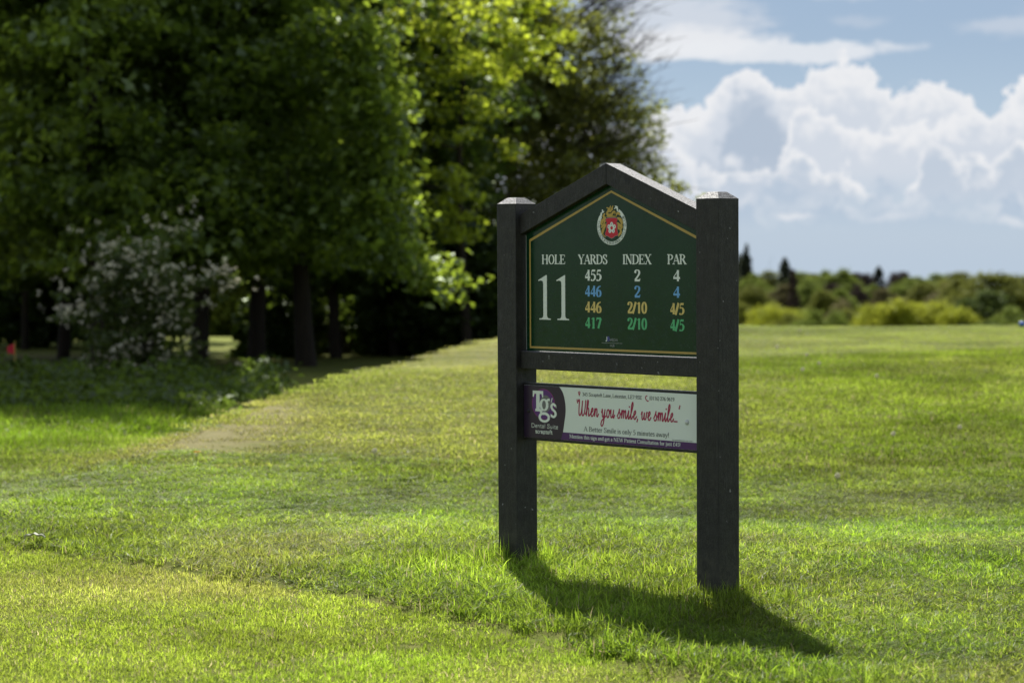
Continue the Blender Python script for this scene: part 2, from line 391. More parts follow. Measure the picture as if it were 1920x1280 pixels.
# ------------------------------------------------------------------ grass: patches of real blades, instanced over the turf
protos = bpy.data.collections.new('grass_protos')
def patch(n, size, h0, h1, wd, lean, seed, levels=2, clump=0, name='grass_patch', flat=0.):
    r = np.random.default_rng(seed)
    if clump:
        cx = r.uniform(-size/2, size/2, (clump, 2)); k = r.integers(0, clump, n)
        base = cx[k]+r.normal(0, size*.06, (n, 2))
    else: base = r.uniform(-size/2, size/2, (n, 2))
    h = r.uniform(h0, h1, n)*(.75+.5*r.random(n)); a = r.uniform(0, 2*np.pi, n); ln = r.uniform(0, lean, n)*h
    if flat: ln = ln+flat*h
    ta = a+r.uniform(-1.2, 1.2, n)
    side = np.stack([np.cos(a), np.sin(a), np.zeros(n)], 1)
    dirn = np.stack([np.cos(ta+np.pi/2), np.sin(ta+np.pi/2), np.zeros(n)], 1)
    ws = wd*r.uniform(.7, 1.3, n)
    ts = np.linspace(0, 1, levels+1)
    V = []; B = np.concatenate([base, np.full((n, 1), -.008)], 1)
    for t_ in ts[:-1]:
        c = B+dirn*(ln*t_**1.8)[:, None]; c[:, 2] += h*(t_-.28*t_*t_*(ln/h))
        half = side*(ws*(1-.55*t_))[:, None]*.5
        V += [c-half, c+half]
    c = B+dirn*ln[:, None]; c[:, 2] += h*(1-.28*(ln/h)); V.append(c)
    V = np.stack(V, 1)                        # n, 2*levels+1, 3
    k = V.shape[1]; off = np.arange(n)[:, None]*k
    T = []
    for L in range(levels-1):
        q = 2*L; T += [(q, q+1, q+3), (q, q+3, q+2)]
    q = 2*(levels-1); T.append((q, q+1, q+2))
    F = (off[:, None]+np.array(T)[None]).reshape(-1, 3)
    rnd = np.concatenate([r.random((n, 3)), np.ones((n, 1))], 1); rnd = np.repeat(rnd[:, None], k, 1).reshape(-1, 4)
    me = mesh_np(name, V.reshape(-1, 3), F, attrs={'rnd': ('FLOAT_COLOR', 'POINT', rnd)}, smooth=True)
    me.materials.append(M_GRASS)
    return me
def scatter_object(name, label, metas, P, variant, scale, rotz, tint, tilt=None):
    coll = bpy.data.collections.new(name+'_pieces')
    for i, me in enumerate(metas):
        o = bpy.data.objects.new('%s_%02d' % (name, i), me); coll.objects.link(o)
    n = len(P)
    rot = np.zeros((n, 3)); rot[:, 2] = rotz
    if tilt is not None: rot[:, :2] = tilt
    me = bpy.data.meshes.new(name); me.vertices.add(n); me.vertices.foreach_set('co', np.asarray(P, np.float32).ravel())
    for k, typ, data in (('rot', 'FLOAT_VECTOR', rot), ('scl', 'FLOAT_VECTOR', scale), ('tint', 'FLOAT_VECTOR', tint)):
        a = me.attributes.new(k, typ, 'POINT'); a.data.foreach_set('vector', np.asarray(data, np.float32).ravel())
    a = me.attributes.new('variant', 'INT', 'POINT'); a.data.foreach_set('value', np.asarray(variant, np.int32))
    o = obj(name, me); tag(o, label, kind='stuff')
    ng = bpy.data.node_groups.new(name+'_scatter', 'GeometryNodeTree')
    ng.interface.new_socket('Geometry', in_out='INPUT', socket_type='NodeSocketGeometry')
    ng.interface.new_socket('Geometry', in_out='OUTPUT', socket_type='NodeSocketGeometry')
    N = ng.nodes; L = ng.links
    gi, go = N.new('NodeGroupInput'), N.new('NodeGroupOutput')
    ci = N.new('GeometryNodeCollectionInfo'); ci.inputs[0].default_value = coll; ci.inputs[1].default_value = True; ci.inputs[2].default_value = True
    ip = N.new('GeometryNodeInstanceOnPoints'); ip.inputs['Pick Instance'].default_value = True
    def attr(nm, dt):
        q = N.new('GeometryNodeInputNamedAttribute'); q.data_type = dt; q.inputs[0].default_value = nm
        return q.outputs[0]
    L.new(gi.outputs[0], ip.inputs['Points']); L.new(ci.outputs[0], ip.inputs['Instance'])
    L.new(attr('variant', 'INT'), ip.inputs['Instance Index'])
    L.new(attr('rot', 'FLOAT_VECTOR'), ip.inputs['Rotation']); L.new(attr('scl', 'FLOAT_VECTOR'), ip.inputs['Scale'])
    L.new(ip.outputs[0], go.inputs[0])
    md = o.modifiers.new('scatter', 'NODES'); md.node_group = ng
    return o
def jgrid(x0, x1, y0, y1, st):
    X, Y = np.meshgrid(np.arange(x0, x1, st), np.arange(y0, y1, st))
    X = X.ravel()+rng.uniform(-st*.6, st*.6, X.size); Y = Y.ravel()+rng.uniform(-st*.6, st*.6, Y.size)
    return X, Y
def fr(X, Y, m=.9):           # inside a widened view wedge
    return np.abs(X) < .215*Y*1.12+m
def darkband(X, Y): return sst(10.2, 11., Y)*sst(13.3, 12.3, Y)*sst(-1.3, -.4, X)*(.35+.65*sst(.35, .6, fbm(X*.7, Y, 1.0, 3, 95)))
def tints(X, Y, dry0=0., lush0=0.):
    d = fbm(X, Y, 1.1, 4, 21); l = fbm(X, Y, .5, 3, 31); v = fbm(X, Y, 3.1, 3, 41)
    dry = np.clip((d-.55)*2.0+dry0+rng.normal(0, .06, X.size), 0, 1)
    lush = np.clip((l-.5)*3+lush0+rng.normal(0, .08, X.size), 0, 1)*(1-dry)
    val = np.clip(.82+.45*(v-.5)*2+rng.normal(0, .07, X.size), .45, 1.4)
    return dry, lush, val
# posts keep their ground free of patch centres only by shape: blades simply stand against them
# mown lawn
X, Y = jgrid(-4.2, 3.0, 4.6, 14.5, .092)
k = fr(X, Y) & (lawn_d(X, Y) < -.035); X, Y = X[k], Y[k]
lawnp = [patch(300, .22, .012, .024, .0036, 1.3, 100+i, 2, 0) for i in range(8)]
lawnp += [patch(260, .22, .013, .030, .0040, 1.6, 140+i, 2, 12) for i in range(4)]
dry, lush, val = tints(X, Y, .02, .10)
val = val*rng.uniform(.82, 1.18, X.size); sc = rng.uniform(.85, 1.15, X.size); zs = sc*(.75+.6*fbm(X, Y, 2.3, 2, 51))
scatter_object('lawn_grass', 'short mown lawn grass in the foreground', lawnp, np.stack([X, Y, height(X, Y)], 1), rng.integers(0, 12, X.size),
               np.stack([sc, sc, zs], 1), rng.uniform(0, 6.28, X.size), np.stack([dry, lush, val*1.24], 1))
# rough around the sign
X, Y = jgrid(-4.5, 4.5, 5.2, 13.0, .092)
ld = lawn_d(X, Y)
k = fr(X, Y) & (ld > .015) & (Y < 12.6); X, Y, ld = X[k], Y[k], ld[k]
roughp = [patch(210, .21, .022, .048, .0036, 1.9, 200+i, 3, 0) for i in range(7)]
roughp += [patch(170, .20, .028, .066, .0042, 1.6, 240+i, 3, 7) for i in range(5)]
hz = .28+.62*fbm(X, Y, 1.5, 3, 61)
edge = np.exp(-((ld-.16)/.16)**2)                       # uncut fringe along the mown edge
px = (X-.33)*.6758-(Y-8.2)*.7371; py = (X-.33)*.7371+(Y-8.2)*.6758
nearsign = np.exp(-((py+.12)/.42)**2)*(np.abs(px) < .75)
ragged = fbm(X, Y, 4., 2, 63)
hz = hz*(.75+.5*ragged)*(1+.55*edge*(.45+.55*sst(-1.6, .0, X))+1.15*nearsign+1.7*np.maximum(np.exp(-((px+.49)/.10)**2-((py+.05)/.11)**2), np.exp(-((px-.49)/.10)**2-((py+.05)/.11)**2)))*(1-.25*sst(9.6, 11, Y))
dry, lush, val = tints(X, Y, .0, .05)
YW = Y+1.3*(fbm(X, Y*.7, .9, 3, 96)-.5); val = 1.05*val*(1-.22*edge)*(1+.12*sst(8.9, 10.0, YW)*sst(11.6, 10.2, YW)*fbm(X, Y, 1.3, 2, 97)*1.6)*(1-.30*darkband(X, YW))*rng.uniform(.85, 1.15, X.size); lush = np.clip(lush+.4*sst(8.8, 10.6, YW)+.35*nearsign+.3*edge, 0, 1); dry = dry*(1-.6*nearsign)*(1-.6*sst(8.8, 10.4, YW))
sc = rng.uniform(.85, 1.2, X.size)
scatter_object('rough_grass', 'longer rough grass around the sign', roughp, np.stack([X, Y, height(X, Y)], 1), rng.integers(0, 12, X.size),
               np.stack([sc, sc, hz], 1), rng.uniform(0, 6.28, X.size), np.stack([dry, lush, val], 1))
# everything further off: wider, fewer blades
X, Y = jgrid(-9, 9.5, 12.2, 30.5, .17)
k = fr(X, Y, 1.2); X, Y = X[k], Y[k]
df, dl, db = mound_s(X, Y)
k = ~((dl < -.55) & (Y > 18.2+.5*rng.random(X.size))); X, Y, df, dl, db = X[k], Y[k], df[k], dl[k], db[k]
farp = [patch(300, .34, .014, .034, .0052, 1.3, 300+i, 2, 0) for i in range(8)]
dry, lush, val = tints(X, Y, .0, .0)
tee = sst(-.1, .35, df)*sst(-.5, .5, dl)*sst(-.5, 1., db)
bankd = sst(-6.6, -3.4, df)*sst(-1.2, .6, dl)*sst(2.4, .2, X)
dry = np.clip(dry*.6+.25*tee+.50*bankd, 0, 1); lush = lush*(1-tee)
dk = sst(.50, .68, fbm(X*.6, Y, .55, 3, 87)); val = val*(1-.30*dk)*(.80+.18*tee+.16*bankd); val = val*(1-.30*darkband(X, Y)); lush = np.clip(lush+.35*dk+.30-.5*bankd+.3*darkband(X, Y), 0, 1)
hz = (.6+.9*fbm(X, Y, 1.2, 3, 71))*(1-.72*tee)*(1-.45*bankd)
bare = np.exp(-((X+1.80)/.45)**2-((Y-14.2)/1.5)**2)*sst(.36, .54, fbm(X, Y*.5, 2.4, 2, 93)); dry = np.clip(dry+.9*bare, 0, 1); hz = hz*(1-.55*bare); k = ~((bare > .35) & (rng.random(X.size) < .45)); X, Y, df, dl, db, dry, lush, val, hz = [q[k] for q in (X, Y, df, dl, db, dry, lush, val, hz)]
leftfringe = sst(.6, -.3, dl)*sst(13.4, 14.6, Y); hz = hz*(1+1.0*leftfringe); lush = np.clip(lush+.6*leftfringe, 0, 1)
sc = rng.uniform(.9, 1.25, X.size)
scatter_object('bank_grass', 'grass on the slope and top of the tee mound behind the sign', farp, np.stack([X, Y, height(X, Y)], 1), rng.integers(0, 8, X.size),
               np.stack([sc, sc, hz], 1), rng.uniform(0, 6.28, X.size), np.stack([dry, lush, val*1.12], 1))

# ------------------------------------------------------------------ tee sign
M_PLASTIC, t, b = pbr('recycled_plastic', (.03, .03, .03), .55, .45)
tc = t.new('ShaderNodeTexCoord'); oc = tc.outputs['Object']
a1 = t.noise(oc, 28, 6, .65); a2 = t.noise(oc, 140, 4, .7); a3 = t.noise(t.vm('MULTIPLY', oc, (1, 1, .16)), 90, 5, .7)
c = t.mix(t.mr(a1, .35, .7), (.012, .011, .009), (.026, .024, .020))
c = t.mix(t.mr(a3, .5, .8), c, (.046, .045, .043))
c = t.mix(t.mr(a2, .66, .74), c, (.13, .13, .125))
oz = t.new('ShaderNodeSeparateXYZ'); t.l.new(oc, oz.inputs[0])
scuff = t.noise(t.vm('MULTIPLY', oc, (2.2, 2.2, 1.)), 34, 7, .8, 2.5)
c = t.mix(t.m('MULTIPLY', t.mr(scuff, .60, .70), t.mr(t.noise(oc, 7, 3, .6), .42, .6)), c, (.075, .073, .068))
c = t.mix(t.m('MULTIPLY', t.mr(oz.outputs[2], .19, .0), t.mr(t.noise(oc, 26, 5, .7), .36, .66)), c, (.060, .055, .036))
c = t.mix(t.mr(t.noise(oc, 62, 2, .5), .735, .76), c, (.30, .30, .29))
gn = t.new('ShaderNodeNewGeometry'); ns = t.new('ShaderNodeSeparateXYZ'); t.l.new(gn.outputs['True Normal'], ns.inputs[0])
top_sheen = t.m('MULTIPLY', t.mr(ns.outputs[2], .45, .8), t.mr(t.noise(oc, 230, 4, .75), .38, .62))  # upward faces speckled paler: the sun's grazing sheen put into the colour
c = t.mix(top_sheen, c, (.27, .265, .26))
t.l.new(c, b.inputs['Base Color'])
bp = t.new('ShaderNodeBump'); bp.inputs['Strength'].default_value = .75; bp.inputs['Distance'].default_value = .0035
hh = t.m('ADD', t.m('MULTIPLY', a2, .55), t.m('ADD', t.m('MULTIPLY', a3, .6), t.m('MULTIPLY', t.noise(oc, 420, 3, .6), .3)))
t.l.new(hh, bp.inputs['Height']); t.l.new(bp.outputs[0], b.inputs['Normal'])
t.l.new(t.mr(a2, .3, .7, .42, .68), b.inputs['Roughness'])
M_GREEN, t, b = pbr('green_panel', (.010, .040, .020), .28, .5)
tc = t.new('ShaderNodeTexCoord')
t.l.new(t.mix(t.mr(t.noise(tc.outputs['Object'], 5, 6, .65), .35, .75), (.0035, .034, .0125), (.006, .041, .015)), b.inputs['Base Color'])
t.l.new(t.mr(t.noise(tc.outputs['Object'], 38, 6, .7), .3, .7, .16, .3), b.inputs['Roughness']); b.inputs['Specular IOR Level'].default_value = .34
def flat(name, c, r=.4): return pbr(name, c, r, .4)[0]
M_WHITE = flat('print_white', (.80, .84, .76)); M_GOLD = flat('print_gold', (.50, .34, .085)); M_BLUE = flat('print_blue', (.16, .40, .72))
M_YEL = flat('print_yellow', (.72, .54, .17)); M_GRN = flat('print_green', (.10, .46, .19)); M_RED = flat('print_red', (.60, .015, .035))
M_DARKP = flat('print_dark', (.02, .025, .025)); M_SILV = flat('print_silver', (.30, .31, .30)); M_VIO = flat('print_violet', (.10, .10, .42))
M_GOLD2 = flat('print_crest_gold', (.55, .36, .07)); M_SPW = flat('sponsor_white', (.80, .85, .76), .3); M_AUB = flat('sponsor_aubergine', (.035, .020, .042), .3)
M_PUR = flat('sponsor_purple', (.115, .028, .19), .3); M_PUR2 = flat('sponsor_strip_purple', (.085, .022, .13), .3); M_MAG = flat('sponsor_magenta', (.40, .008, .07)); M_PINK = flat('circle_outline', (.38, .03, .22))
M_GREYP = flat('logo_grey', (.17, .17, .16)); M_EDGE = flat('panel_edge', (.35, .37, .35)); M_BOLTW = flat('bolt_white', (.62, .64, .60), .35); M_BOLTD = flat('bolt_dark', (.02, .018, .02), .4)

YAW = math.radians(42.516)
sign = empty('tee_sign', (-.0528078, 8.57393, 0), math.atan2(-math.cos(YAW), math.sin(YAW)))
tag(sign, 'dark post and gable tee sign with a green hole 11 board standing in the grass', 'sign')
PW, L, T = .1, .977066, 1.28518
def make_post(u):
    c = .0035
    o = prism('post', [(u, -.35), (u+PW, -.35), (u+PW, T), (u, T)], 0, PW, M_PLASTIC, sign, .0025)
    i = .028; h = .021; e = .0012
    V = [(u+e, e, T-.001), (u+PW-e, e, T-.001), (u+PW-e, PW-e, T-.001), (u+e, PW-e, T-.001), (u+i, i, T+h), (u+PW-i, i, T+h), (u+PW-i, PW-i, T+h), (u+i, PW-i, T+h)]
    F = [(0, 1, 5, 4), (1, 2, 6, 5), (2, 3, 7, 6), (3, 0, 4, 7), (4, 5, 6, 7)]
    cp = obj('post_cap', mesh_py('post_cap', V, F), M_PLASTIC, o); bevel(cp, .001)
make_post(0.); make_post(L)
A0, A1, AM = .1, L, .5385
ZA, SL, TH = 1.4146, .3875, .0716
def rz(u): return ZA-SL*abs(u-AM)
g_ = .0006
prism('roof_beam', [(A0+.0005, rz(A0)-TH), (AM-g_, ZA-TH), (AM-g_, ZA), (A0+.012, rz(A0+.012)), (A0+.0005, rz(A0)-.012)], .02, .087, M_PLASTIC, sign)
prism('roof_beam', [(AM+g_, ZA-TH), (A1-.0005, rz(A1)-TH), (A1-.0005, rz(A1)-.012), (A1-.012, rz(A1-.012)), (AM+g_, ZA)], .02, .087, M_PLASTIC, sign)
prism('rail', [(A0+.0005, .6945), (A1-.0005, .6945), (A1-.0005, .7575), (A0+.0005, .7575)], .02, .087, M_PLASTIC, sign, .003)
board = prism('board', [(.1075, .759), (.9695, .759), (.9695, rz(.9695)-TH+.012), (AM, ZA-TH+.012), (.1075, rz(.1075)-TH+.012)], .045, .051, M_GREEN, sign, .0008)
prism('board_edge', [(.1050, .762), (.1072, .762), (.1072, 1.17), (.1050, 1.17)], .0455, .0505, M_EDGE, board, 0)
YB = .0446
def sheet(name, polys, y, mat, parent):
    V, F = [], []
    for p in polys:
        o = len(V); V += [(x, y, z) for x, z in p]; F.append(tuple(range(o, o+len(p))))
    return obj(name, mesh_py(name, V, F), mat, parent)
def ring_poly(pts_out, pts_in, y, name, mat, parent, closed=True):
    n = len(pts_out); V = [(x, y, z) for x, z in pts_out]+[(x, y, z) for x, z in pts_in]
    F = [(i, (i+1) % n, (i+1) % n+n, i+n) for i in range(n if closed else n-1)]
    return obj(name, mesh_py(name, V, F), mat, parent)
gw = .0072
def gold(o): return [(.1235+o, .7685+o), (.9535-o, .7685+o), (.9535-o, 1.1560-o*1.0+.0), (AM, 1.3215-o*1.07), (.1235+o, 1.1560-o*1.0)]
ring_poly(gold(0), gold(gw), YB, 'gold_border', M_GOLD, board)

# ---- a pen font: skeleton strokes drawn with a broad pen (thick down-strokes, thin cross-strokes)
def _c(s): return s
GL = {
'A': (.72, 'T .05,0 .35,1;B .35,1 .65,0;T .17,.34 .53,.34;S .06,0;S .65,0'), 'B': (.66, 'L .13,0 .13,1;C .13,.97 .38,.95 .5,.76 .36,.54 .13,.52;C .13,.52 .42,.5 .58,.27 .42,.05 .13,.03;S .1,0;S .1,1'),
'C': (.70, 'C .6,.72 .5,.93 .36,.99 .15,.85 .09,.5 .15,.15 .36,.01 .52,.06 .63,.25;T .6,.68 .61,.99'),
'D': (.76, 'L .14,0 .14,1;C .14,.97 .42,.95 .62,.78 .67,.5 .62,.22 .42,.05 .14,.03;S .11,0;S .11,1'),
'E': (.66, 'L .14,0 .14,1;T .14,.97 .56,.97;T .56,.98 .58,.76;T .14,.51 .42,.51;T .42,.38 .42,.64;T .14,.03 .58,.03;T .58,.02 .61,.27;S .11,0;S .11,1'),
'F': (.62, 'L .14,0 .14,1;T .14,.97 .56,.97;T .56,.98 .58,.76;T .14,.51 .42,.51;T .42,.38 .42,.64;S .14,0;S .11,1'),
'G': (.76, 'C .62,.72 .52,.93 .38,.99 .16,.85 .1,.5 .16,.15 .38,.01 .54,.05 .63,.12;L .63,.03 .63,.42;S .63,.44;T .62,.7 .62,.98'),
'H': (.80, 'L .15,0 .15,1;L .65,0 .65,1;T .15,.51 .65,.51;S .15,0;S .15,1;S .65,0;S .65,1'), 'I': (.32, 'L .16,0 .16,1;S .16,0;S .16,1'),
'J': (.42, 'L .28,.15 .28,1;C .28,.2 .24,.02 .12,.0 .05,.1'),
'L': (.64, 'L .14,0 .14,1;T .14,.03 .57,.03;T .57,.02 .6,.3;S .11,0;S .14,1'),
'M': (.94, 'T .13,0 .13,1;B .15,1 .46,.05;T .46,.05 .77,1;L .79,0 .79,1;S .12,0;S .1,1;S .79,0;S .82,1'),
'N': (.78, 'T .13,0 .13,1;B .13,1 .65,.02;T .65,0 .65,1;S .13,0;S .1,1;S .65,1'), 'O': (.78, 'E .39,.5 .29,.49'),
'P': (.63, 'L .14,0 .14,1;C .14,.97 .42,.95 .55,.74 .42,.5 .14,.47;S .14,0;S .11,1'),
'R': (.73, 'L .14,0 .14,1;C .14,.97 .4,.95 .54,.75 .4,.54 .14,.51;B .36,.5 .64,.02;S .14,0;S .11,1;S .66,0'),
'S': (.58, 'C .47,.8 .4,.95 .27,.99 .13,.9 .11,.74 .24,.58 .4,.44 .48,.27 .42,.07 .27,.01 .14,.08 .08,.25;T .47,.7 .47,.99;T .08,.3 .08,.02'),
'T': (.66, 'L .33,0 .33,1;T .06,.97 .60,.97;T .06,.98 .04,.74;T .60,.98 .62,.74;S .33,0'),
'U': (.76, 'L .15,.3 .15,1;C .15,.35 .2,.08 .38,.01 .56,.1 .62,.35;T .62,.3 .62,1;S .15,1;S .62,1'),
'W': (1.0, 'B .06,1 .3,0;T .3,0 .5,.95;B .5,1 .72,0;T .72,0 .94,1;S .07,1;S .92,1'),
'X': (.74, 'B .1,1 .64,0;T .62,1 .1,0;S .12,1;S .62,1;S .1,0;S .64,0'), 'Y': (.72, 'B .08,1 .37,.46;T .65,1 .37,.46;L .37,.48 .37,0;S .1,1;S .63,1;S .37,0'),
'0': (.5, 'E .25,.5 .18,.49'), '1': (.5, 'L .27,0 .27,1;T .10,.84 .27,.98;S .27,0'),
'2': (.5, 'C .08,.72 .13,.93 .25,.99 .38,.9 .4,.7 .32,.48 .07,.07;H .05,.05 .44,.05;T .44,.03 .46,.24'),
'3': (.5, 'C .08,.8 .14,.95 .25,.99 .38,.88 .34,.64 .17,.53;C .17,.53 .36,.5 .42,.27 .33,.06 .18,.01 .06,.12'),
'4': (.5, 'L .34,0 .34,1;T .34,.96 .04,.34;H .03,.29 .48,.29'),
'5': (.5, 'H .15,.93 .44,.93;T .14,.95 .10,.52;C .09,.55 .25,.6 .4,.46 .41,.22 .28,.04 .15,.01 .06,.1'),
'6': (.5, 'C .42,.97 .24,.88 .1,.6 .09,.3 .15,.06 .26,.01 .38,.1 .41,.32 .35,.53 .25,.57 .12,.46'),
'7': (.5, 'H .06,.93 .44,.93;T .06,.96 .05,.72;B .43,.93 .2,0'), '8': (.5, 'E .25,.75 .14,.24;E .25,.27 .17,.26'),
'9': (.5, 'C .08,.03 .26,.12 .4,.4 .41,.7 .35,.94 .24,.99 .12,.9 .09,.68 .15,.47 .25,.43 .38,.54'),
'/': (.34, 'B .02,-.05 .30,1.02'), '(': (.28, 'C .24,1.08 .1,.8 .07,.45 .1,.1 .24,-.16'), ')': (.28, 'C .04,1.08 .18,.8 .21,.45 .18,.1 .04,-.16'),
',': (.22, 'C .1,.08 .15,.02 .13,-.1 .06,-.18'), '.': (.2, 'L .1,0 .1,.11'), '!': (.26, 'L .13,.28 .13,1;L .13,0 .13,.1'), "'": (.2, 'L .1,.72 .1,1'), '-': (.4, 'H .06,.38 .34,.38'),
'£': (.56, 'C .46,.78 .36,.98 .22,.88 .2,.6 .22,.3 .07,.03;T .07,.5 .36,.5;T .06,.03 .5,.03;T .5,.02 .52,.2'),
'a': (.46, 'L .34,.0 .34,.5;C .34,.5 .28,.66 .17,.66 .08,.56;C .34,.42 .12,.34 .08,.16 .16,.02 .26,.05 .34,.16'),
'c': (.42, 'C .37,.52 .25,.66 .13,.55 .08,.32 .14,.08 .26,.01 .38,.12'), 'd': (.52, 'L .4,0 .4,1;C .4,.5 .28,.66 .14,.56 .08,.33 .14,.08 .27,.01 .4,.15;S .36,1'),
'e': (.44, 'T .1,.36 .37,.38;C .37,.38 .35,.6 .24,.66 .12,.55 .08,.32 .14,.08 .26,.01 .38,.13'),
'f': (.34, 'L .16,0 .16,.8;C .16,.75 .2,.97 .34,.98;T .04,.62 .3,.62;S .16,0'),
'g': (.48, 'E .2,.45 .13,.2;C .12,.28 .08,.16 .16,.08 .34,.04 .4,-.1 .28,-.24 .12,-.22 .07,-.1 .16,.06;T .3,.58 .44,.64'),
'h': (.52, 'L .13,0 .13,1;C .13,.46 .24,.64 .36,.6 .39,.42;L .39,0 .39,.45;S .13,0;S .39,0;S .1,1'), 'i': (.26, 'L .13,0 .13,.64;L .13,.82 .13,.94;S .13,0;S .1,.63'),
'j': (.26, 'L .14,-.12 .14,.64;C .14,-.08 .1,-.24 -.02,-.22;L .14,.82 .14,.94;S .11,.63'), 'l': (.26, 'L .13,0 .13,1;S .13,0;S .1,1'),
'm': (.78, 'L .13,0 .13,.64;C .13,.46 .24,.64 .36,.6 .39,.42;L .39,0 .39,.45;C .39,.46 .5,.64 .61,.6 .65,.42;L .65,0 .65,.45;S .13,0;S .39,0;S .65,0;S .1,.63'),
'n': (.52, 'L .13,0 .13,.64;C .13,.46 .24,.64 .36,.6 .39,.42;L .39,0 .39,.45;S .13,0;S .39,0;S .1,.63'), 'o': (.48, 'E .24,.33 .16,.32'),
'p': (.52, 'L .13,-.25 .13,.64;C .13,.5 .25,.66 .38,.56 .43,.33 .37,.08 .25,.01 .13,.15;S .13,-.25;S .1,.63'),
'r': (.38, 'L .13,0 .13,.64;C .13,.44 .22,.62 .36,.6;S .13,0;S .1,.63'), 's': (.38, 'C .31,.52 .2,.66 .09,.55 .12,.4 .28,.28 .31,.12 .2,.01 .07,.12'),
't': (.34, 'L .15,.12 .15,.84;C .15,.14 .2,.01 .32,.06;T .03,.62 .3,.62'), 'u': (.52, 'L .12,.2 .12,.64;C .12,.22 .17,.03 .28,.03 .39,.17;L .39,0 .39,.64;S .09,.63;S .36,.63'),
'w': (.7, 'B .05,.64 .2,0;T .2,0 .34,.6;B .34,.64 .49,0;T .49,0 .64,.64;S .05,.64;S .62,.64'), 'y': (.48, 'B .06,.64 .24,.04;T .43,.64 .2,-.15;C .2,-.15 .13,-.26 .04,-.2;S .08,.64;S .41,.64'),
' ': (.26, '')}
# handwriting, one slanted round pen
SC = {
'W': (.80, 'C .02,.86 .06,1 .12,.92 .12,.5 .16,.1 .26,.02 .36,.2 .40,.6 .41,.95 .41,.5 .45,.1 .55,.02 .66,.2 .70,.6 .72,1'),
'h': (.42, 'C -.05,.1 .1,.4 .17,.85 .12,1 .07,.85 .06,.4 .05,.0;C .05,.0 .1,.4 .2,.5 .26,.36 .25,.08 .32,.02 .42,.15'),
'e': (.34, 'C .0,.15 .12,.24 .22,.4 .18,.52 .09,.42 .07,.2 .13,.02 .23,.03 .34,.2'),
'n': (.44, 'C .0,.2 .05,.42 .08,.5 .08,.2 .07,.0;C .07,.0 .13,.38 .22,.5 .27,.36 .27,.08 .34,.01 .44,.2'),
'y': (.44, 'C .0,.25 .05,.5 .08,.3 .1,.06 .19,.02 .28,.3 .31,.5;C .31,.5 .28,.1 .24,-.35 .13,-.55 .02,-.45 .08,-.22 .3,-.02 .44,.1'),
'o': (.36, 'C .2,.5 .08,.42 .06,.18 .13,.0 .24,.06 .28,.3 .2,.5 .26,.42 .38,.42'),
'u': (.44, 'C .0,.25 .06,.5 .07,.2 .12,.02 .22,.06 .29,.3 .31,.5;C .31,.5 .29,.1 .35,.0 .44,.2'),
's': (.30, 'C -.04,.1 .08,.35 .14,.58 .13,.42 .22,.25 .2,.05 .08,.0 .02,.08'),
'm': (.60, 'C .0,.2 .05,.42 .08,.5 .08,.2 .07,.0;C .07,.0 .13,.38 .2,.5 .25,.36 .24,.0;C .24,.0 .3,.38 .38,.5 .43,.36 .43,.08 .5,.01 .6,.2'),
'i': (.24, 'C .0,.2 .06,.4 .09,.5 .07,.2 .1,.02 .16,.02 .24,.2;D .12,.74'),
'l': (.26, 'C .0,.15 .12,.5 .2,.85 .15,1.03 .08,.85 .06,.4 .08,.05 .16,.02 .26,.2'),
'w': (.56, 'C .0,.3 .06,.5 .07,.2 .12,.02 .22,.1 .28,.45 .28,.15 .34,.02 .44,.12 .48,.46 .56,.42'),
',': (.14, 'C .08,.06 .09,-.04 .04,-.16'), '.': (.12, 'D .05,.03'), "'": (.14, 'C .1,1.02 .07,.9 .04,.78'), '`': (.16, 'C .04,1.02 .07,.9 .12,.76'), ' ': (.26, '')}
def catmull(P, sub=6):
    P = np.asarray(P, float); Q = np.vstack([2*P[0]-P[1], P, 2*P[-1]-P[-2]]); out = []
    for i in range(len(P)-1):
        a, b_, c_, d_ = Q[i:i+4]
        for t_ in np.linspace(0, 1, sub, endpoint=False):
            out.append(.5*((2*b_)+(-a+c_)*t_+(2*a-5*b_+4*c_-d_)*t_**2+(-a+3*b_-3*c_+d_)*t_**3))
    out.append(P[-1]); return np.array(out)
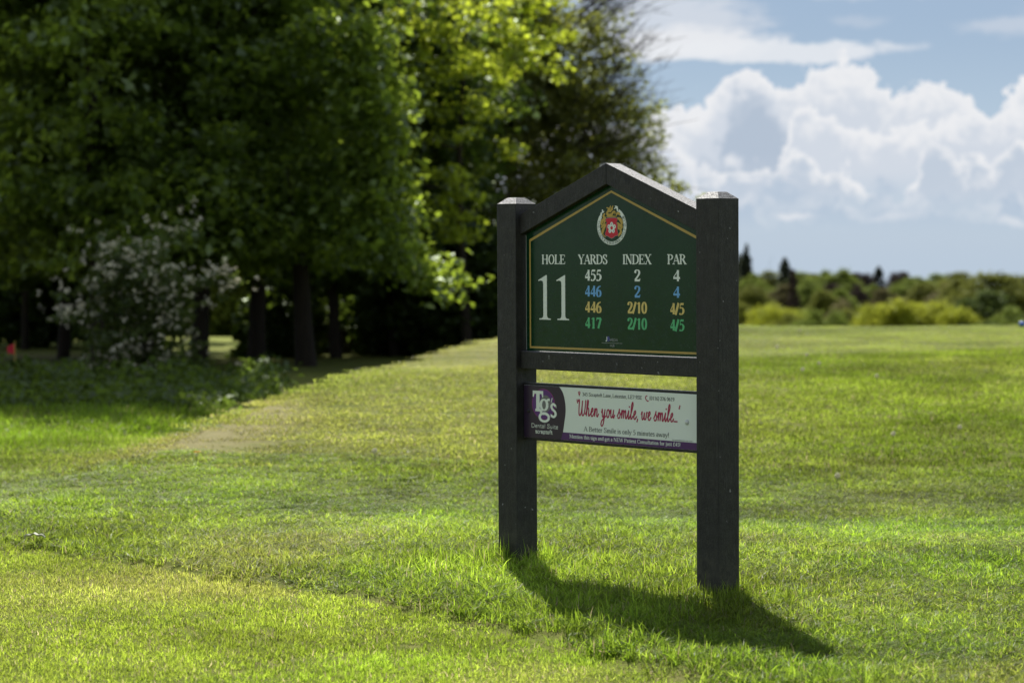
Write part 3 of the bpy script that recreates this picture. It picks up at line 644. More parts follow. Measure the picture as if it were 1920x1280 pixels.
class Ink:
    """collects ribbons in the plane y = const, each a few microns nearer than the last so none share a plane"""
    def __init__(s, y): s.V = []; s.F = []; s.y = y; s.k = 0
    def ribbon(s, P, widths):
        P = np.asarray(P, float)
        T_ = np.gradient(P, axis=0); T_ /= np.linalg.norm(T_, axis=1)[:, None]+1e-12
        N_ = np.stack([-T_[:, 1], T_[:, 0]], 1)*np.asarray(widths)[:, None]*.5
        o = len(s.V); s.k += 1
        for i in range(len(P)):
            yy = s.y-s.k*2.5e-6-i*4e-7
            a = P[i]+N_[i]; b_ = P[i]-N_[i]; s.V += [(a[0], yy, a[1]), (b_[0], yy, b_[1])]
        for i in range(len(P)-1): q = o+2*i; s.F.append((q, q+1, q+3, q+2))
    def poly(s, P):
        s.k += 1; o = len(s.V); yy = s.y-s.k*2.5e-6
        s.V += [(x, yy, z) for x, z in P]; s.F.append(tuple(range(o, o+len(P))))
    def disc(s, c, r, ry=None, n=14):
        s.poly([(c[0]+r*math.cos(a), c[1]+(ry or r)*math.sin(a)) for a in np.linspace(0, 2*math.pi, n, endpoint=False)])
    def glyph(s, spec, fx, tv, th, serif, uniform=None):
        """fx maps glyph coords to plane coords; tv/th pen widths in plane units; sy local scale"""
        for st in spec.split(';'):
            if not st: continue
            k, pts = st[0], [tuple(float(q) for q in p.split(',')) for p in st[2:].split()]
            if k == 'S':
                if serif:
                    x, y = pts[0]; y = y+(.018 if y <= .3 else -.018); a = fx((x-serif, y)); b_ = fx((x+serif, y)); s.ribbon([a, b_], [th*1.15]*2)
                continue
            if k == 'D': s.disc(fx(pts[0]), (uniform or tv)*.62); continue
            if k == 'E':
                (cx, cy_), (rx, ry) = pts; P_ = [(cx+rx*math.cos(a), cy_+ry*math.sin(a)) for a in np.linspace(0, 2*math.pi, 25)]
            elif k == 'C': P_ = catmull(pts)
            else: P_ = pts
            Q = np.array([fx(p) for p in P_])
            if uniform: wd_ = [uniform]*len(Q)
            elif k == 'T': wd_ = [th]*len(Q)
            elif k == 'B': wd_ = [tv]*len(Q)
            elif k == 'H': wd_ = [tv*.72]*len(Q)
            else:
                T_ = np.gradient(Q, axis=0); T_ /= np.linalg.norm(T_, axis=1)[:, None]+1e-12
                wd_ = np.sqrt((tv*T_[:, 1])**2+(th*T_[:, 0])**2)
            s.ribbon(Q, wd_)
    def text(s, txt, x0, x1, z, cap, tv=.16, th=.05, serif=.12, font=None, uniform=None, slant=0., track=0.):
        font = font or GL
        tot = sum(font[c][0]+track for c in txt)-track; sx = (x1-x0)/tot; x = x0
        for c in txt:
            wd_, spec = font[c]
            s.glyph(spec, lambda p, x=x: np.array([x+p[0]*sx+slant*p[1]*cap, z+p[1]*cap]), tv*cap, th*cap, serif, uniform*cap if uniform else None)
            x += (wd_+track)*sx
    def done(s, name, mat, parent):
        o = obj(name, mesh_py(name, s.V, s.F), mat, parent); return o
# board lettering
YL = YB-.0002
k = Ink(YL)
def words(items, y, mat, parent, name='lettering'):
    for a in items:
        kk = Ink(y); kk.text(*a[:-1], **a[-1]) if isinstance(a[-1], dict) else kk.text(*a); kk.done(name, mat, parent)
words([(tx, a, b_, 1.0686, .0325, .215, .075, .13) for tx, a, b_ in (('HOLE', .188, .3095), ('YARDS', .3745, .5195), ('INDEX', .5925, .7295), ('PAR', .805, .891))], YL, M_WHITE, board)
def row(z, mat, a, b2, c4, wide):
    words([(a, .4070, .4895, z, .0375, .255, .085, .11), (b2, .6150 if wide else .6475, .7080 if wide else .6780, z+.001*wide, .0375, .255, .085, .09), (c4, .8165 if wide else .8300, .8820 if wide else .8640, z, .0375, .255, .085, .11)], YL, mat, board)
row(1.0112, M_WHITE, '455', '2', '4', 0); row(.9560, M_BLUE, '446', '2', '4', 0); row(.9005, M_YEL, '446', '2/10', '4/5', 1); row(.8457, M_GRN, '417', '2/10', '4/5', 1)
def eleven(x, z0, h, ink):
    w_ = h*.43
    P_ = [(.02, .865), (.04, .845), (.10, .872), (.17, .868), (.205, .83), (.215, .75), (.215, .12), (.205, .06), (.17, .035), (.06, .03), (.06, .0),
          (.50, .0), (.50, .03), (.40, .035), (.365, .06), (.355, .12), (.355, 1.0), (.33, 1.0)]
    # split into convex pieces
    f = lambda p: (x+p[0]*w_/.5, z0+p[1]*h)
    ink.poly([f(p) for p in ((.215, .10), (.355, .10), (.355, .80), (.215, .80))])
    ink.poly([f(p) for p in ((.215, .80), (.355, .80), (.355, 1.0), (.325, 1.0))])
    ink.poly([f(p) for p in ((.215, .80), (.325, 1.0), (.02, .885), (.04, .862), (.10, .880), (.175, .872), (.205, .85))])
    ink.poly([f(p) for p in ((.06, .0), (.50, .0), (.50, .024), (.41, .032), (.37, .055), (.355, .10), (.215, .10), (.20, .055), (.16, .032), (.06, .024))])
k = Ink(YL); eleven(.166, .8715, .158, k); eleven(.2595, .8715, .158, k); k.done('hole_number', M_WHITE, board)
words([('MEDIA', .529, .568, .8035, .0085, dict(uniform=.15, serif=0)), ('HUB', .530, .552, .7835, .0085, dict(uniform=.15, serif=0))], YL, M_SILV, board)
k = Ink(YL)
k.ribbon([(.4885, .7965), (.5900, .7965)], [.0013]*2); k.done('rule', M_SILV, board)
k = Ink(YL); k.text('J', .508, .518, .8035, .0145, uniform=.2, serif=0); k.done('maker_mark', M_WHITE, board)
k = Ink(YL); k.text('B', .515, .530, .8035, .0145, uniform=.17, serif=0); k.done('maker_mark', M_VIO, board)
# crest, drawn in its own unit square
cxu, czu, crx, crz = .5405, 1.1995, .0715, .0655
def cp(px_, py_): return (cxu+(px_-768)/318*crx, czu+(620-py_)/410*crz)
th_ = np.radians(np.linspace(146, 420, 90))
ring_poly([(cxu+crx*math.cos(a), czu+crz*math.sin(a)) for a in th_], [(cxu+crx*.80*math.cos(a), czu+crz*.815*math.sin(a)) for a in th_], YL, 'crest_ribbon', M_WHITE, board, closed=False)
k = Ink(YL)
for P_ in ([(510, 400), (530, 325), (560, 320), (560, 380), (545, 432)], [(556, 262), (578, 262), (585, 305), (604, 288), (606, 312), (575, 345), (556, 325)], [(832, 190), (862, 184), (902, 208), (908, 262), (900, 312), (882, 314), (874, 262), (856, 222)], [(816, 252), (850, 210), (872, 226), (832, 262)]):
    k.poly([cp(*p) for p in P_]); k.done('crest_ribbon_end', M_WHITE, board); k = Ink(YL)
k = Ink(YL-.0002); chars = 'THE LEICESTERSHIRE GOLF CLUB'
wsum = sum(GL[c][0] for c in chars); a0_, a1_ = 160, 394; acc = 0
for c in chars:
    wd_, spec = GL[c]; mid = math.radians(a0_+(acc+wd_/2)/wsum*(a1_-a0_)); acc += wd_
    rr = .90; cx_, cz_ = rr*math.cos(mid), rr*math.sin(mid)
    up = (-math.cos(mid), -math.sin(mid)); rt = (-math.sin(mid), math.cos(mid)); hs = .125; sx = math.radians(a1_-a0_)/wsum*.9
    k.glyph(spec, lambda p, wd_=wd_: np.array([cxu+crx*(cx_+rt[0]*(p[0]-wd_/2)*sx+up[0]*(p[1]-.5)*hs), czu+crz*(cz_+rt[1]*(p[0]-wd_/2)*sx+up[1]*(p[1]-.5)*hs)]), .0020, .0008, .1)
k.done('crest_lettering', M_DARKP, board)
k = Ink(YL)
def gs_(pts, wd_, mat=None):
    P_ = catmull([cp(*p) for p in pts]); n = len(P_); k.ribbon(P_, [wd_*(.25+.75*math.sin(math.pi*min(1., (i+.6)/n)))*.000225 for i in range(n)])
gs_([(655, 225), (695, 240), (690, 300), (668, 345), (700, 388), (765, 375), (800, 325), (838, 318), (838, 375)], 46)
gs_([(712, 330), (722, 260), (748, 180)], 34); gs_([(735, 330), (765, 260), (800, 182)], 34); gs_([(700, 310), (800, 260)], 26)
gs_([(625, 345), (590, 395), (610, 440), (640, 430)], 44); gs_([(640, 445), (575, 495), (545, 560), (560, 600)], 58); gs_([(535, 650), (590, 600), (645, 580)], 40)
gs_([(640, 610), (590, 680), (565, 760), (575, 800)], 54); gs_([(575, 790), (600, 830), (640, 860)], 16); gs_([(600, 560), (570, 620), (540, 655)], 34); gs_([(600, 470), (620, 520), (590, 560)], 34)
gs_([(865, 405), (888, 350), (935, 362), (940, 400)], 42); gs_([(885, 445), (945, 480), (985, 545), (985, 600)], 58); gs_([(885, 545), (945, 610), (985, 640), (960, 700)], 54)
gs_([(905, 660), (950, 690), (965, 760), (930, 805), (915, 850)], 44); gs_([(905, 600), (915, 660), (905, 700)], 34); gs_([(650, 420), (760, 414), (875, 418)], 22)
k.done('crest_mantling', M_GOLD2, board)
SH = [(640, 466), (690, 448), (850, 448), (892, 468), (886, 512), (870, 545), (890, 600), (885, 700), (906, 790), (890, 826), (850, 830), (800, 868), (768, 886), (730, 868), (690, 838), (640, 826), (624, 790), (655, 700), (650, 600), (664, 545), (642, 512)]
def grow(P_, f): return [(768+(x-768)*f, 660+(y-660)*f) for x, y in P_]
sheet('crest_shield_edge', [[cp(*p) for p in grow(SH, 1.045)]], YL-.0001, M_SILV, board); sheet('crest_shield', [[cp(*p) for p in SH]], YL-.0003, M_RED, board)
k = Ink(YL-.0005)
for px_, py_ in ((768, 582), (826, 634), (804, 724), (732, 724), (710, 634)): k.disc(cp(px_, py_), .0072, .0078)
k.disc(cp(768, 662), .0125, .0108); k.done('crest_flower', M_WHITE, board)
k = Ink(YL-.0007); k.disc(cp(768, 662), .0062, .0062); k.done('crest_flower_centre', M_RED, board)
k = Ink(YL-.0007)
for px_, py_ in ((768, 577), (830, 632), (809, 730), (730, 730), (706, 632)): k.ribbon([cp(px_, py_-20), cp(px_, py_+20)], [.0016]*2)
k.done('crest_flower_mark', M_DARKP, board)

# sponsor panel
prism('backing_board', [(A0+.0006, .4405), (A1-.0006, .4405), (A1-.0006, .6450), (A0+.0006, .6450)], .0365, .064, M_PLASTIC, sign, .002)
YS = .0330
spn = prism('sponsor_panel', [(.1038, .4500), (.9735, .4500), (.9735, .6365), (.1038, .6365)], YS, .0363, M_SPW, sign, .0006)
ys = YS-.0003
cur = catmull([(.2885, .6363), (.3045, .6185), (.3136, .5975), (.3192, .5700), (.3190, .5430), (.3133, .5130), (.3060, .4790), (.2945, .4502)], 5)
sheet('dark_field', [[(.1042, .4502), *[tuple(p) for p in cur[::-1]], (.1042, .6363)]], ys, M_AUB, spn)
sheet('purple_strip', [[(.2945, .4504), (.9731, .4504), (.9731, .4752), (.3055, .4775)]], ys-.00005, M_PUR2, spn)
k = Ink(ys-.0002); k.disc((.2061, .5718), .0590, .0538, 40); k.done('logo_ring', M_PINK, spn)
k = Ink(ys-.0003); k.disc((.2061, .5715), .0575, .0525, 40); k.done('logo_disc', M_PUR, spn)
k = Ink(ys-.0004); k.disc((.2170, .5740), .0285, .0300, 30); k.done('logo_disc', M_GREYP, spn)
k = Ink(ys-.0006)
k.poly([(.1512, .6185), (.2055, .6185), (.2055, .6075), (.1512, .6075)]); k.poly([(.1512, .608), (.1600, .608), (.1560, .5960), (.1512, .5960)]); k.poly([(.1965, .608), (.2055, .608), (.2055, .5955), (.2010, .5955)])
k.poly([(.1690, .6090), (.1870, .6090), (.1870, .5520), (.1690, .5520)]); k.poly([(.1640, .5545), (.1920, .5545), (.1920, .5455), (.1640, .5455)])
def el(cx_, cz_, rx, rz_, n=30): return [(cx_+rx*math.cos(a), cz_+rz_*math.sin(a)) for a in np.linspace(0, 2*math.pi, n)]
def pen(P_, tv, th):
    Q = np.array(P_); T_ = np.gradient(Q, axis=0); T_ /= np.linalg.norm(T_, axis=1)[:, None]+1e-12
    k.ribbon(Q, np.sqrt((tv*T_[:, 1])**2+(th*T_[:, 0])**2))
pen(el(.2095, .5695, .0165, .0185), .0135, .0060); pen(el(.2105, .5255, .0235, .0145), .0125, .0085)
pen(catmull([(.2010, .5525), (.1935, .5460), (.1975, .5390), (.2150, .5390), (.2290, .5345)]), .010, .0100); pen([(.2200, .5815), (.2300, .5880), (.2395, .5895)], .009, .0085)
pen(catmull([(.2690, .5680), (.2560, .5745), (.2480, .5660), (.2530, .5560), (.2650, .5480), (.2690, .5375), (.2590, .5290), (.2450, .5340)]), .0115, .0085)
k.poly([(.2700, .5710), (.2725, .5710), (.2725, .5600), (.2700, .5620)]); k.poly([(.2435, .5400), (.2460, .5380), (.2460, .5280), (.2435, .5280)])
k.poly([(.2500, .5960), (.2540, .5955), (.2485, .5790), (.2455, .5795)])
k.done('logo_letters', M_SPW, spn)
words([('Dental Suite', .1415, .2815, .4868, .0148, dict(uniform=.115, serif=0)), ('scraptoft', .1635, .2525, .4672, .0140, dict(uniform=.18, serif=0))], ys-.0003, M_SPW, spn)
k = Ink(ys-.0003)
k.disc((.3890, .6200), .0058, .0052); k.poly([(.3838, .6185), (.3890, .6065), (.3942, .6185)]); k.done('location_pin', M_MAG, spn)
k = Ink(ys-.0003)
pen(catmull([(.7160, .6225), (.7115, .6170), (.7150, .6090), (.7225, .6045)]), .0035, .0035); k.disc((.7175, .6222), .0030, .0022); k.disc((.7235, .6052), .0030, .0024)
k.done('phone_symbol', M_MAG, spn)
k = Ink(ys-.0003); tx = "`When you smile, we smile...'"; tot = sum(SC[c][0] for c in tx); xx = .3700; sx_ = (.8690-.3700)/tot
for wd__ in tx.split(' '):
    ww = sum(SC[c][0] for c in wd__)*sx_; kk = Ink(ys-.0003); kk.text(wd__, xx, xx+ww, .5400, .0560, font=SC, uniform=.088, slant=.10); kk.done('slogan_word', M_MAG, spn); xx += ww+SC[' '][0]*sx_
k = Ink(ys-.0005); k.disc((.3890, .6203), .0022, .0020); k.done('pin_hole', M_SPW, spn)
words([('345 Scraptoft Lane, Leicester, LE7 9SE', .4045, .6950, .6096, .0122, .155, .085, .07), ('(0116) 276 0619', .7305, .8470, .6096, .0122, .155, .085, .07), ('A Better Smile is only 5 minutes away!', .4110, .8225, .4868, .0165, .15, .07, .07)], ys-.0003, M_DARKP, spn)
k = Ink(ys-.0003); k.text('THE LEICESTERSHIRE GOLF CLUB - HOLE 11', .8350, .9330, .4775, .0035, uniform=.14, serif=0); k.done('lettering', M_DARKP, spn)
k = Ink(ys-.0003); k.text('Mention this sign and get a NEW Patient Consultation for just £45!', .3385, .8750, .4590, .0128, .18, .09, .07); k.done('lettering', M_SPW, spn)
def dome(name, u, z, r, hgt, y, mat, parent):
    V = []; F = []; n = 16; R = 5
    for i in range(R):
        a = i/(R-1)*math.pi/2
        for j in range(n): V.append((u+r*math.cos(a*.999)*math.cos(2*math.pi*j/n), y-hgt*math.sin(a), z+r*math.cos(a*.999)*math.sin(2*math.pi*j/n)))
    for i in range(R-1):
        for j in range(n): F.append((i*n+j, i*n+(j+1) % n, (i+1)*n+(j+1) % n, (i+1)*n+j))
    me = mesh_py(name, V, F)
    for p in me.polygons: p.use_smooth = True
    return obj(name, me, mat, parent)
dome('bolt', .1286, .5446, .0068, .005, ys, M_BOLTD, spn); dome('bolt', .9049, .5420, .0088, .0065, ys, M_BOLTW, spn)

# ------------------------------------------------------------------ trees
def leaf_mesh(name, C, size, r, up=.35, asp=.75, rndbias=None, droop=.0):
    """one folded quad per leaf at positions C"""
    n = len(C)
    s = size*r.uniform(.6, 1.3, n)
    N_ = r.normal(0, 1, (n, 3)); N_[:, 2] = np.abs(N_[:, 2])+up; N_ /= np.linalg.norm(N_, axis=1)[:, None]
    A = r.normal(0, 1, (n, 3)); A[:, 2] -= droop; A -= N_*(A*N_).sum(1)[:, None]; A /= np.linalg.norm(A, axis=1)[:, None]
    B = np.cross(N_, A)
    fold = .18
    V = np.stack([C-A*s[:, None]*.5, C+B*(s*asp*.5)[:, None]+N_*(s*fold)[:, None], C+A*s[:, None]*.5, C-B*(s*asp*.5)[:, None]+N_*(s*fold)[:, None]], 1)
    F = np.arange(4*n).reshape(n, 4)
    rn = r.random((n, 4)); rn[:, 3] = 1
    if rndbias is not None: rn[:, 0] = np.clip(rn[:, 0]*.5+rndbias*.5, 0, 1)
    return mesh_np(name, V.reshape(-1, 3), F, attrs={'rnd': ('FLOAT_COLOR', 'POINT', np.repeat(rn[:, None], 4, 1).reshape(-1, 4))})
def crown_clusters(r, n_bough, per, ctr, rad, z_lo, jitter=.35, inner=.35, power=1.):
    """cluster centres along boughs that end on a lumpy ellipsoid, from inside outwards"""
    out = []
    ctr = np.array(ctr); rad = np.array(rad)
    for i in range(n_bough):
        d = r.normal(0, 1, 3); d /= np.linalg.norm(d); d[2] = d[2] if d[2] > -.75 else -d[2]*.5
        f = r.uniform(.78, 1.06)
        end = ctr+rad*d*f; start = ctr+rad*np.array([0, 0, d[2]*.55])*.9
        t = r.uniform(inner, 1., per)**power
        p = start+(end-start)*t[:, None]; p[:, 2] -= .35*t**2*np.linalg.norm(d[:2])
        p += r.normal(0, jitter, (per, 3))*[1, 1, .6]
        out.append(p)
    P_ = np.concatenate(out); return P_[P_[:, 2] > z_lo]
def leaves_around(r, C, n_each, s_xy, s_z):
    n = len(C)*n_each; K = np.repeat(C, n_each, 0)
    o = r.normal(0, 1, (n, 3)); o /= np.linalg.norm(o, axis=1)[:, None]+1e-6; o *= r.uniform(.25, 1., (n, 1))
    sz = np.repeat(r.uniform(.6, 1.35, len(C)), n_each)[:, None]
    return K+o*[s_xy, s_xy, s_z]*sz, np.repeat(r.random(len(C)), n_each)
def trunk_mesh(r, h, r0, limbs, ctr_z, lean=(0, 0), name='trunk', tips=None, n=10):
    V, F, off = [], [], 0
    k = 9; z = np.linspace(-.3, h, k)
    path = np.stack([lean[0]*z/h+.06*np.sin(z*1.1+r.random()*6), lean[1]*z/h+.06*np.cos(z*.9), z], 1)
    rad = r0*(1-.75*np.clip(z, 0, None)/h); rad[0] *= 1.3; rad[1] *= 1.05
    v, f = tube_arrays(path, rad, n, 0); V.append(v); F.append(f); off += len(v)
    for i in range(limbs):
        t_ = r.uniform(.22, .9); s = np.array([np.interp(t_*h, z, path[:, j]) for j in range(3)])
        a = r.uniform(0, 2*np.pi); ln = r.uniform(.5, 1.)*h*.38*(1.15-t_)+.4
        e = s+np.array([math.cos(a)*ln, math.sin(a)*ln, ln*r.uniform(.2, .8)])
        p = np.linspace(0, 1, 5)[:, None]; P_ = s+(e-s)*p; P_[:, 2] -= .25*np.sin(p[:, 0]*np.pi)
        v, f = tube_arrays(P_, r0*.34*(1-.8*p[:, 0])*(1.1-t_*.5), 6, off); V.append(v); F.append(f); off += len(v)
    return mesh_np(name, np.concatenate(V), np.concatenate(F), smooth=True)
def gz(x, y): return float(height(np.array([x]), np.array([y]))[0])
def tree(name, label, cat, x, y, h, r0, crown, leafm, lsize, seed, group=None, lean=(0, 0), extra=None, limbs=9, per_leaf=60, cxy=.42, cz=.26, up=.35, trunkmat=None, asp=.75):
    """crown = (n_bough, per, (cx,cy,cz), (rx,ry,rz), z_lo), local coordinates"""
    r = np.random.default_rng(seed)
    root = empty(name, (x, y, gz(x, y))); tag(root, label, cat, group)
    obj('trunk', trunk_mesh(r, h*.8, r0, limbs, 0, lean), trunkmat or M_BARK, root)
    C = crown_clusters(r, *crown)
    if extra is not None: C = np.concatenate([C, np.array(extra, float)])
    Lc, bias = leaves_around(r, C, per_leaf, cxy, cz)
    obj('crown', leaf_mesh('crown', Lc, lsize, r, up, asp, bias, .3), leafm, root)
    return root
def xy(px, D): return ((px-960)/4466*D, D)
def zz(py, D): return 1.114-(py-471)/4466*D
GT = 'tall trees at the edge of the fairway'
# the big sycamore whose boughs fill the upper left
x, y = xy(572, 31.); g0 = gz(x, y)
ex = []
for px_, py_ in ((655, 75), (685, 95), (705, 150), (725, 215), (742, 262), (690, 250), (660, 200), (718, 320), (748, 350), (700, 370), (725, 430), (670, 300), (735, 480), (700, 110), (715, 180), (728, 235), (700, 300), (735, 340), (745, 395), (690, 420), (640, 440), (755, 460), (790, 500), (830, 525), (655, 120), (690, 60), (610, 60), (500, 400), (560, 440), (470, 340), (440, 300), (350, 60), (260, 80), (270, 230), (420, 260)):
    for j in range(5):
        dd = 29.0+rng.uniform(-.5, .9); ex.append(((px_-960)/4466*dd-x+rng.normal(0, .12)-.05, dd-y, zz(py_, dd)-g0+rng.normal(0, .09)))
tree('sycamore_tree', 'tall leafy sycamore with low boughs, its thick trunk rising behind the grass mound', 'tree', x, y, 8.6, .125, (150, 7, (-1.3, -.1, 3.5), (2.9, 2.0, 5.1), 1.30), M_SYC, .125, 1, extra=ex, per_leaf=46, cxy=.46, cz=.24, limbs=16)
# darker trees to its left
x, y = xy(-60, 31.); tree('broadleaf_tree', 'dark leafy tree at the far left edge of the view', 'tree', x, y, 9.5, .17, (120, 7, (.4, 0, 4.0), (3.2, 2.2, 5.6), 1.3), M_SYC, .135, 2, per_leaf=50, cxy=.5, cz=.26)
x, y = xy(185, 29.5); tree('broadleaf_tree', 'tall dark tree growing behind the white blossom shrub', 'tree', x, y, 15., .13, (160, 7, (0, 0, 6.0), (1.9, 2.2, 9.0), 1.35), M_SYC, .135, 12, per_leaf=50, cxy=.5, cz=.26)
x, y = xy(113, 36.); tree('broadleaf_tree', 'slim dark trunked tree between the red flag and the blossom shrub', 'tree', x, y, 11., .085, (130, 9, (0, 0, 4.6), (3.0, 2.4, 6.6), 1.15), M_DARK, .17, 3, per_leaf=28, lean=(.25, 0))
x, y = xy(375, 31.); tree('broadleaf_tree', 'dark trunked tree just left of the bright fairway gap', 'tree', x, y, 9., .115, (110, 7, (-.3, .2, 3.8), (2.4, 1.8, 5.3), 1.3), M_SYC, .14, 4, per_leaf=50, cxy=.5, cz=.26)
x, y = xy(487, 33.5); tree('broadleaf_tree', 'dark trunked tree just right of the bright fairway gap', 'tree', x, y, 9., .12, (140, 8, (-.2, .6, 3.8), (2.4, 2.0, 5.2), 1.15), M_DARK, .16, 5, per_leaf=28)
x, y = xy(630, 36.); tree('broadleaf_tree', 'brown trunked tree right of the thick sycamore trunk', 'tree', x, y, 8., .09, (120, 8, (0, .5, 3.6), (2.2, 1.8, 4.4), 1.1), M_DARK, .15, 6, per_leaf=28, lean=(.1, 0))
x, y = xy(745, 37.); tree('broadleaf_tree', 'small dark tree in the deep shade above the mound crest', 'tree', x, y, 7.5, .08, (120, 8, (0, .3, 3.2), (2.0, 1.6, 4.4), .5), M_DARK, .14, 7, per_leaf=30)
x, y = xy(50, 44.); tree('broadleaf_tree', 'dark tree added far behind the red golf flag to shade the ground', 'tree', x, y, 13., .06, (110, 7, (0, 0, 5.6), (3.0, 2.4, 7.8), 1.4), M_DARK, .2, 21, per_leaf=40, cxy=.5)  # this tree and the next two are added to shade the ground
x, y = xy(110, 53.); tree('broadleaf_tree', 'farthest dark tree at the left, added to shade the ground', 'tree', x, y, 12., .08, (100, 6, (0, 0, 5.0), (4.2, 2.6, 7.0), 1.2), M_DARK, .25, 23, per_leaf=36, cxy=.55)
x, y = xy(200, 43.); tree('broadleaf_tree', 'dark tree added far behind the blossom shrub to shade the ground', 'tree', x, y, 12., .12, (110, 7, (0, 0, 5.6), (2.4, 2.4, 7.2), 1.5), M_DARK, .2, 22, per_leaf=40, cxy=.5)
# yellow-green maple in front of the hawthorn
x, y = xy(870, 35.2); g0 = gz(x, y); ex = []
for px_, py_ in ((1000, 60), (1010, 100), (960, 40), (930, 30), (900, 60), (860, 20), (840, 80), (800, 40), (770, 90), (760, 30), (940, 110), (880, 130), (820, 150), (760, 170), (700, 190), (730, 140), (870, 190), (910, 220), (760, 330), (880, 330), (800, 385), (860, 395), (900, 400), (860, 455), (760, 430), (1020, 30), (980, 20)):
    for j in range(4):
        dd = 33.6+rng.uniform(-.4, .6); ex.append(((px_-960)/4466*dd-x+rng.normal(0, .22), dd-y, zz(py_, dd)-g0+rng.normal(0, .18)))
tree('maple_tree', 'yellow green maple with sunlit leaves between the sycamore and the dark hawthorn', 'tree', x, y, 6.2, .08, (9, 6, (-.2, .6, 4.3), (1.8, 1.0, 2.1), 2.4), M_MAPLE, .105, 8, extra=ex, per_leaf=34, cxy=.30, cz=.16)
# hawthorn: wide, small leaved, reaching the ground, twiggy on its right side
x, y = xy(955, 41.); g0 = gz(x, y)
haw = tree('hawthorn_tree', 'broad brownish green hawthorn with bare twigs on its right, behind the sign gable', 'tree', x, y, 7., .15, (250, 9, (.0, 0, 2.6), (2.35, 1.8, 4.7), .05), M_HAW, .085, 9, per_leaf=50, cxy=.30, cz=.22, limbs=14)
r = np.random.default_rng(90); V, Fc, off = [], [], 0
for i in range(210):
    z0_ = r.uniform(2.0, 6.6); a = r.uniform(-.9, .9); rr = 2.1*math.sqrt(max(.12, 1-((z0_-3.0)/5.4)**2))
    s = np.array([math.cos(a)*rr*.75, math.sin(a)*rr*.75, z0_]); ln = r.uniform(.5, 1.55)
    d = np.array([math.cos(a)*.85, math.sin(a)*.5, r.uniform(.1, .9)]); d /= np.linalg.norm(d)
    t_ = np.linspace(0, 1, 5)[:, None]; P_ = s+d*ln*t_+r.normal(0, .035, (5, 3))
    v, f = tube_arrays(P_, .011*(1-.75*t_[:, 0]), 4, off); V.append(v); Fc.append(f); off += len(v)
    for q in range(5):
        b0 = s+d*ln*r.uniform(.3, .95); d2 = d+r.normal(0, .55, 3); P2 = b0+d2*np.linspace(0, .32, 3)[:, None]
        v, f = tube_arrays(P2, np.array([.006, .005, .002]), 3, off); V.append(v); Fc.append(f); off += len(v)
obj('twigs', mesh_np('twigs', np.concatenate(V), np.concatenate(Fc)), M_BARK, haw)
# sparse leafy sprays on the hawthorn's right edge
C = []
for px_, py_ in ((1150, 60), (1165, 110), (1175, 170), (1190, 215), (1200, 240), (1215, 280), (1225, 300), (1235, 330), (1180, 260), (1200, 310), (1245, 345), (1170, 200), (1140, 30), (1210, 230)):
    for j in range(3): C.append(((px_-960)/4466*41-x+r.normal(0, .14), r.normal(0, .4), zz(py_, 41)-g0+r.normal(0, .14)))
Lc, bias = leaves_around(r, np.array(C), 26, .26, .12)
obj('leaf_sprays', leaf_mesh('leaf_sprays', Lc, .075, r), M_HAW, haw)

# dark under-storey behind the trunks
def bush(name, label, cat, x, y, rx, ry, h, mat, ls, seed, dens=60, n=60, group=None, per=4, z_lo=0.02, cxy=.22, cz=.16):
    r = np.random.default_rng(seed)
    root = empty(name, (x, y, gz(x, y))); tag(root, label, cat, group)
    V, Fc, off = [], [], 0
    for i in range(7):
        a = r.uniform(0, 6.28); e = np.array([math.cos(a)*rx*.5, math.sin(a)*ry*.5, h*r.uniform(.5, .8)])
        P_ = e*np.linspace(0, 1, 5)[:, None]; P_[0, 2] = -.1
        v, f = tube_arrays(P_, .02*h*(1-.7*np.linspace(0, 1, 5)), 5, off); V.append(v); Fc.append(f); off += len(v)
    obj('stems', mesh_np('stems', np.concatenate(V), np.concatenate(Fc), smooth=True), M_BARK, root)
    C = crown_clusters(r, n, per, (0, 0, h*.42), (rx, ry, h*.6), z_lo, .12, .3)
    Lc, bias = leaves_around(r, C, dens, cxy, cz)
    obj('foliage', leaf_mesh('foliage', Lc, ls, r, .3, .75, bias), mat, root)
    return root, C, r
GB = 'bushes in the shade behind the trunks'
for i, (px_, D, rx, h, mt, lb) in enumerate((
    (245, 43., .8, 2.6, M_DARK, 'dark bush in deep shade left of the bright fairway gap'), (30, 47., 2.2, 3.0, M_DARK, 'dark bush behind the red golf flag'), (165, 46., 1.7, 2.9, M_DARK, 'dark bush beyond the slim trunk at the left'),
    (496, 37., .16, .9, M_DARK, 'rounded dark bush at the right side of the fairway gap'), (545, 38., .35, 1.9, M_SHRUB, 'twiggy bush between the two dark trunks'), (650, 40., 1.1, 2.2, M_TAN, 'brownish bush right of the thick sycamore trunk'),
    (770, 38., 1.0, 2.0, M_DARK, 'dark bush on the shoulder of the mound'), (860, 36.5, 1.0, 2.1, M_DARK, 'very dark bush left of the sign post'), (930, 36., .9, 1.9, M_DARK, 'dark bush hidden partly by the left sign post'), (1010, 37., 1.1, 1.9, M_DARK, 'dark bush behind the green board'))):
    x, y = xy(px_, D); bush('understorey_bush', lb, 'bush', x, y, rx, rx*.8, h, mt, .11, 400+i, 70, int(50+40*rx), GB, 5)
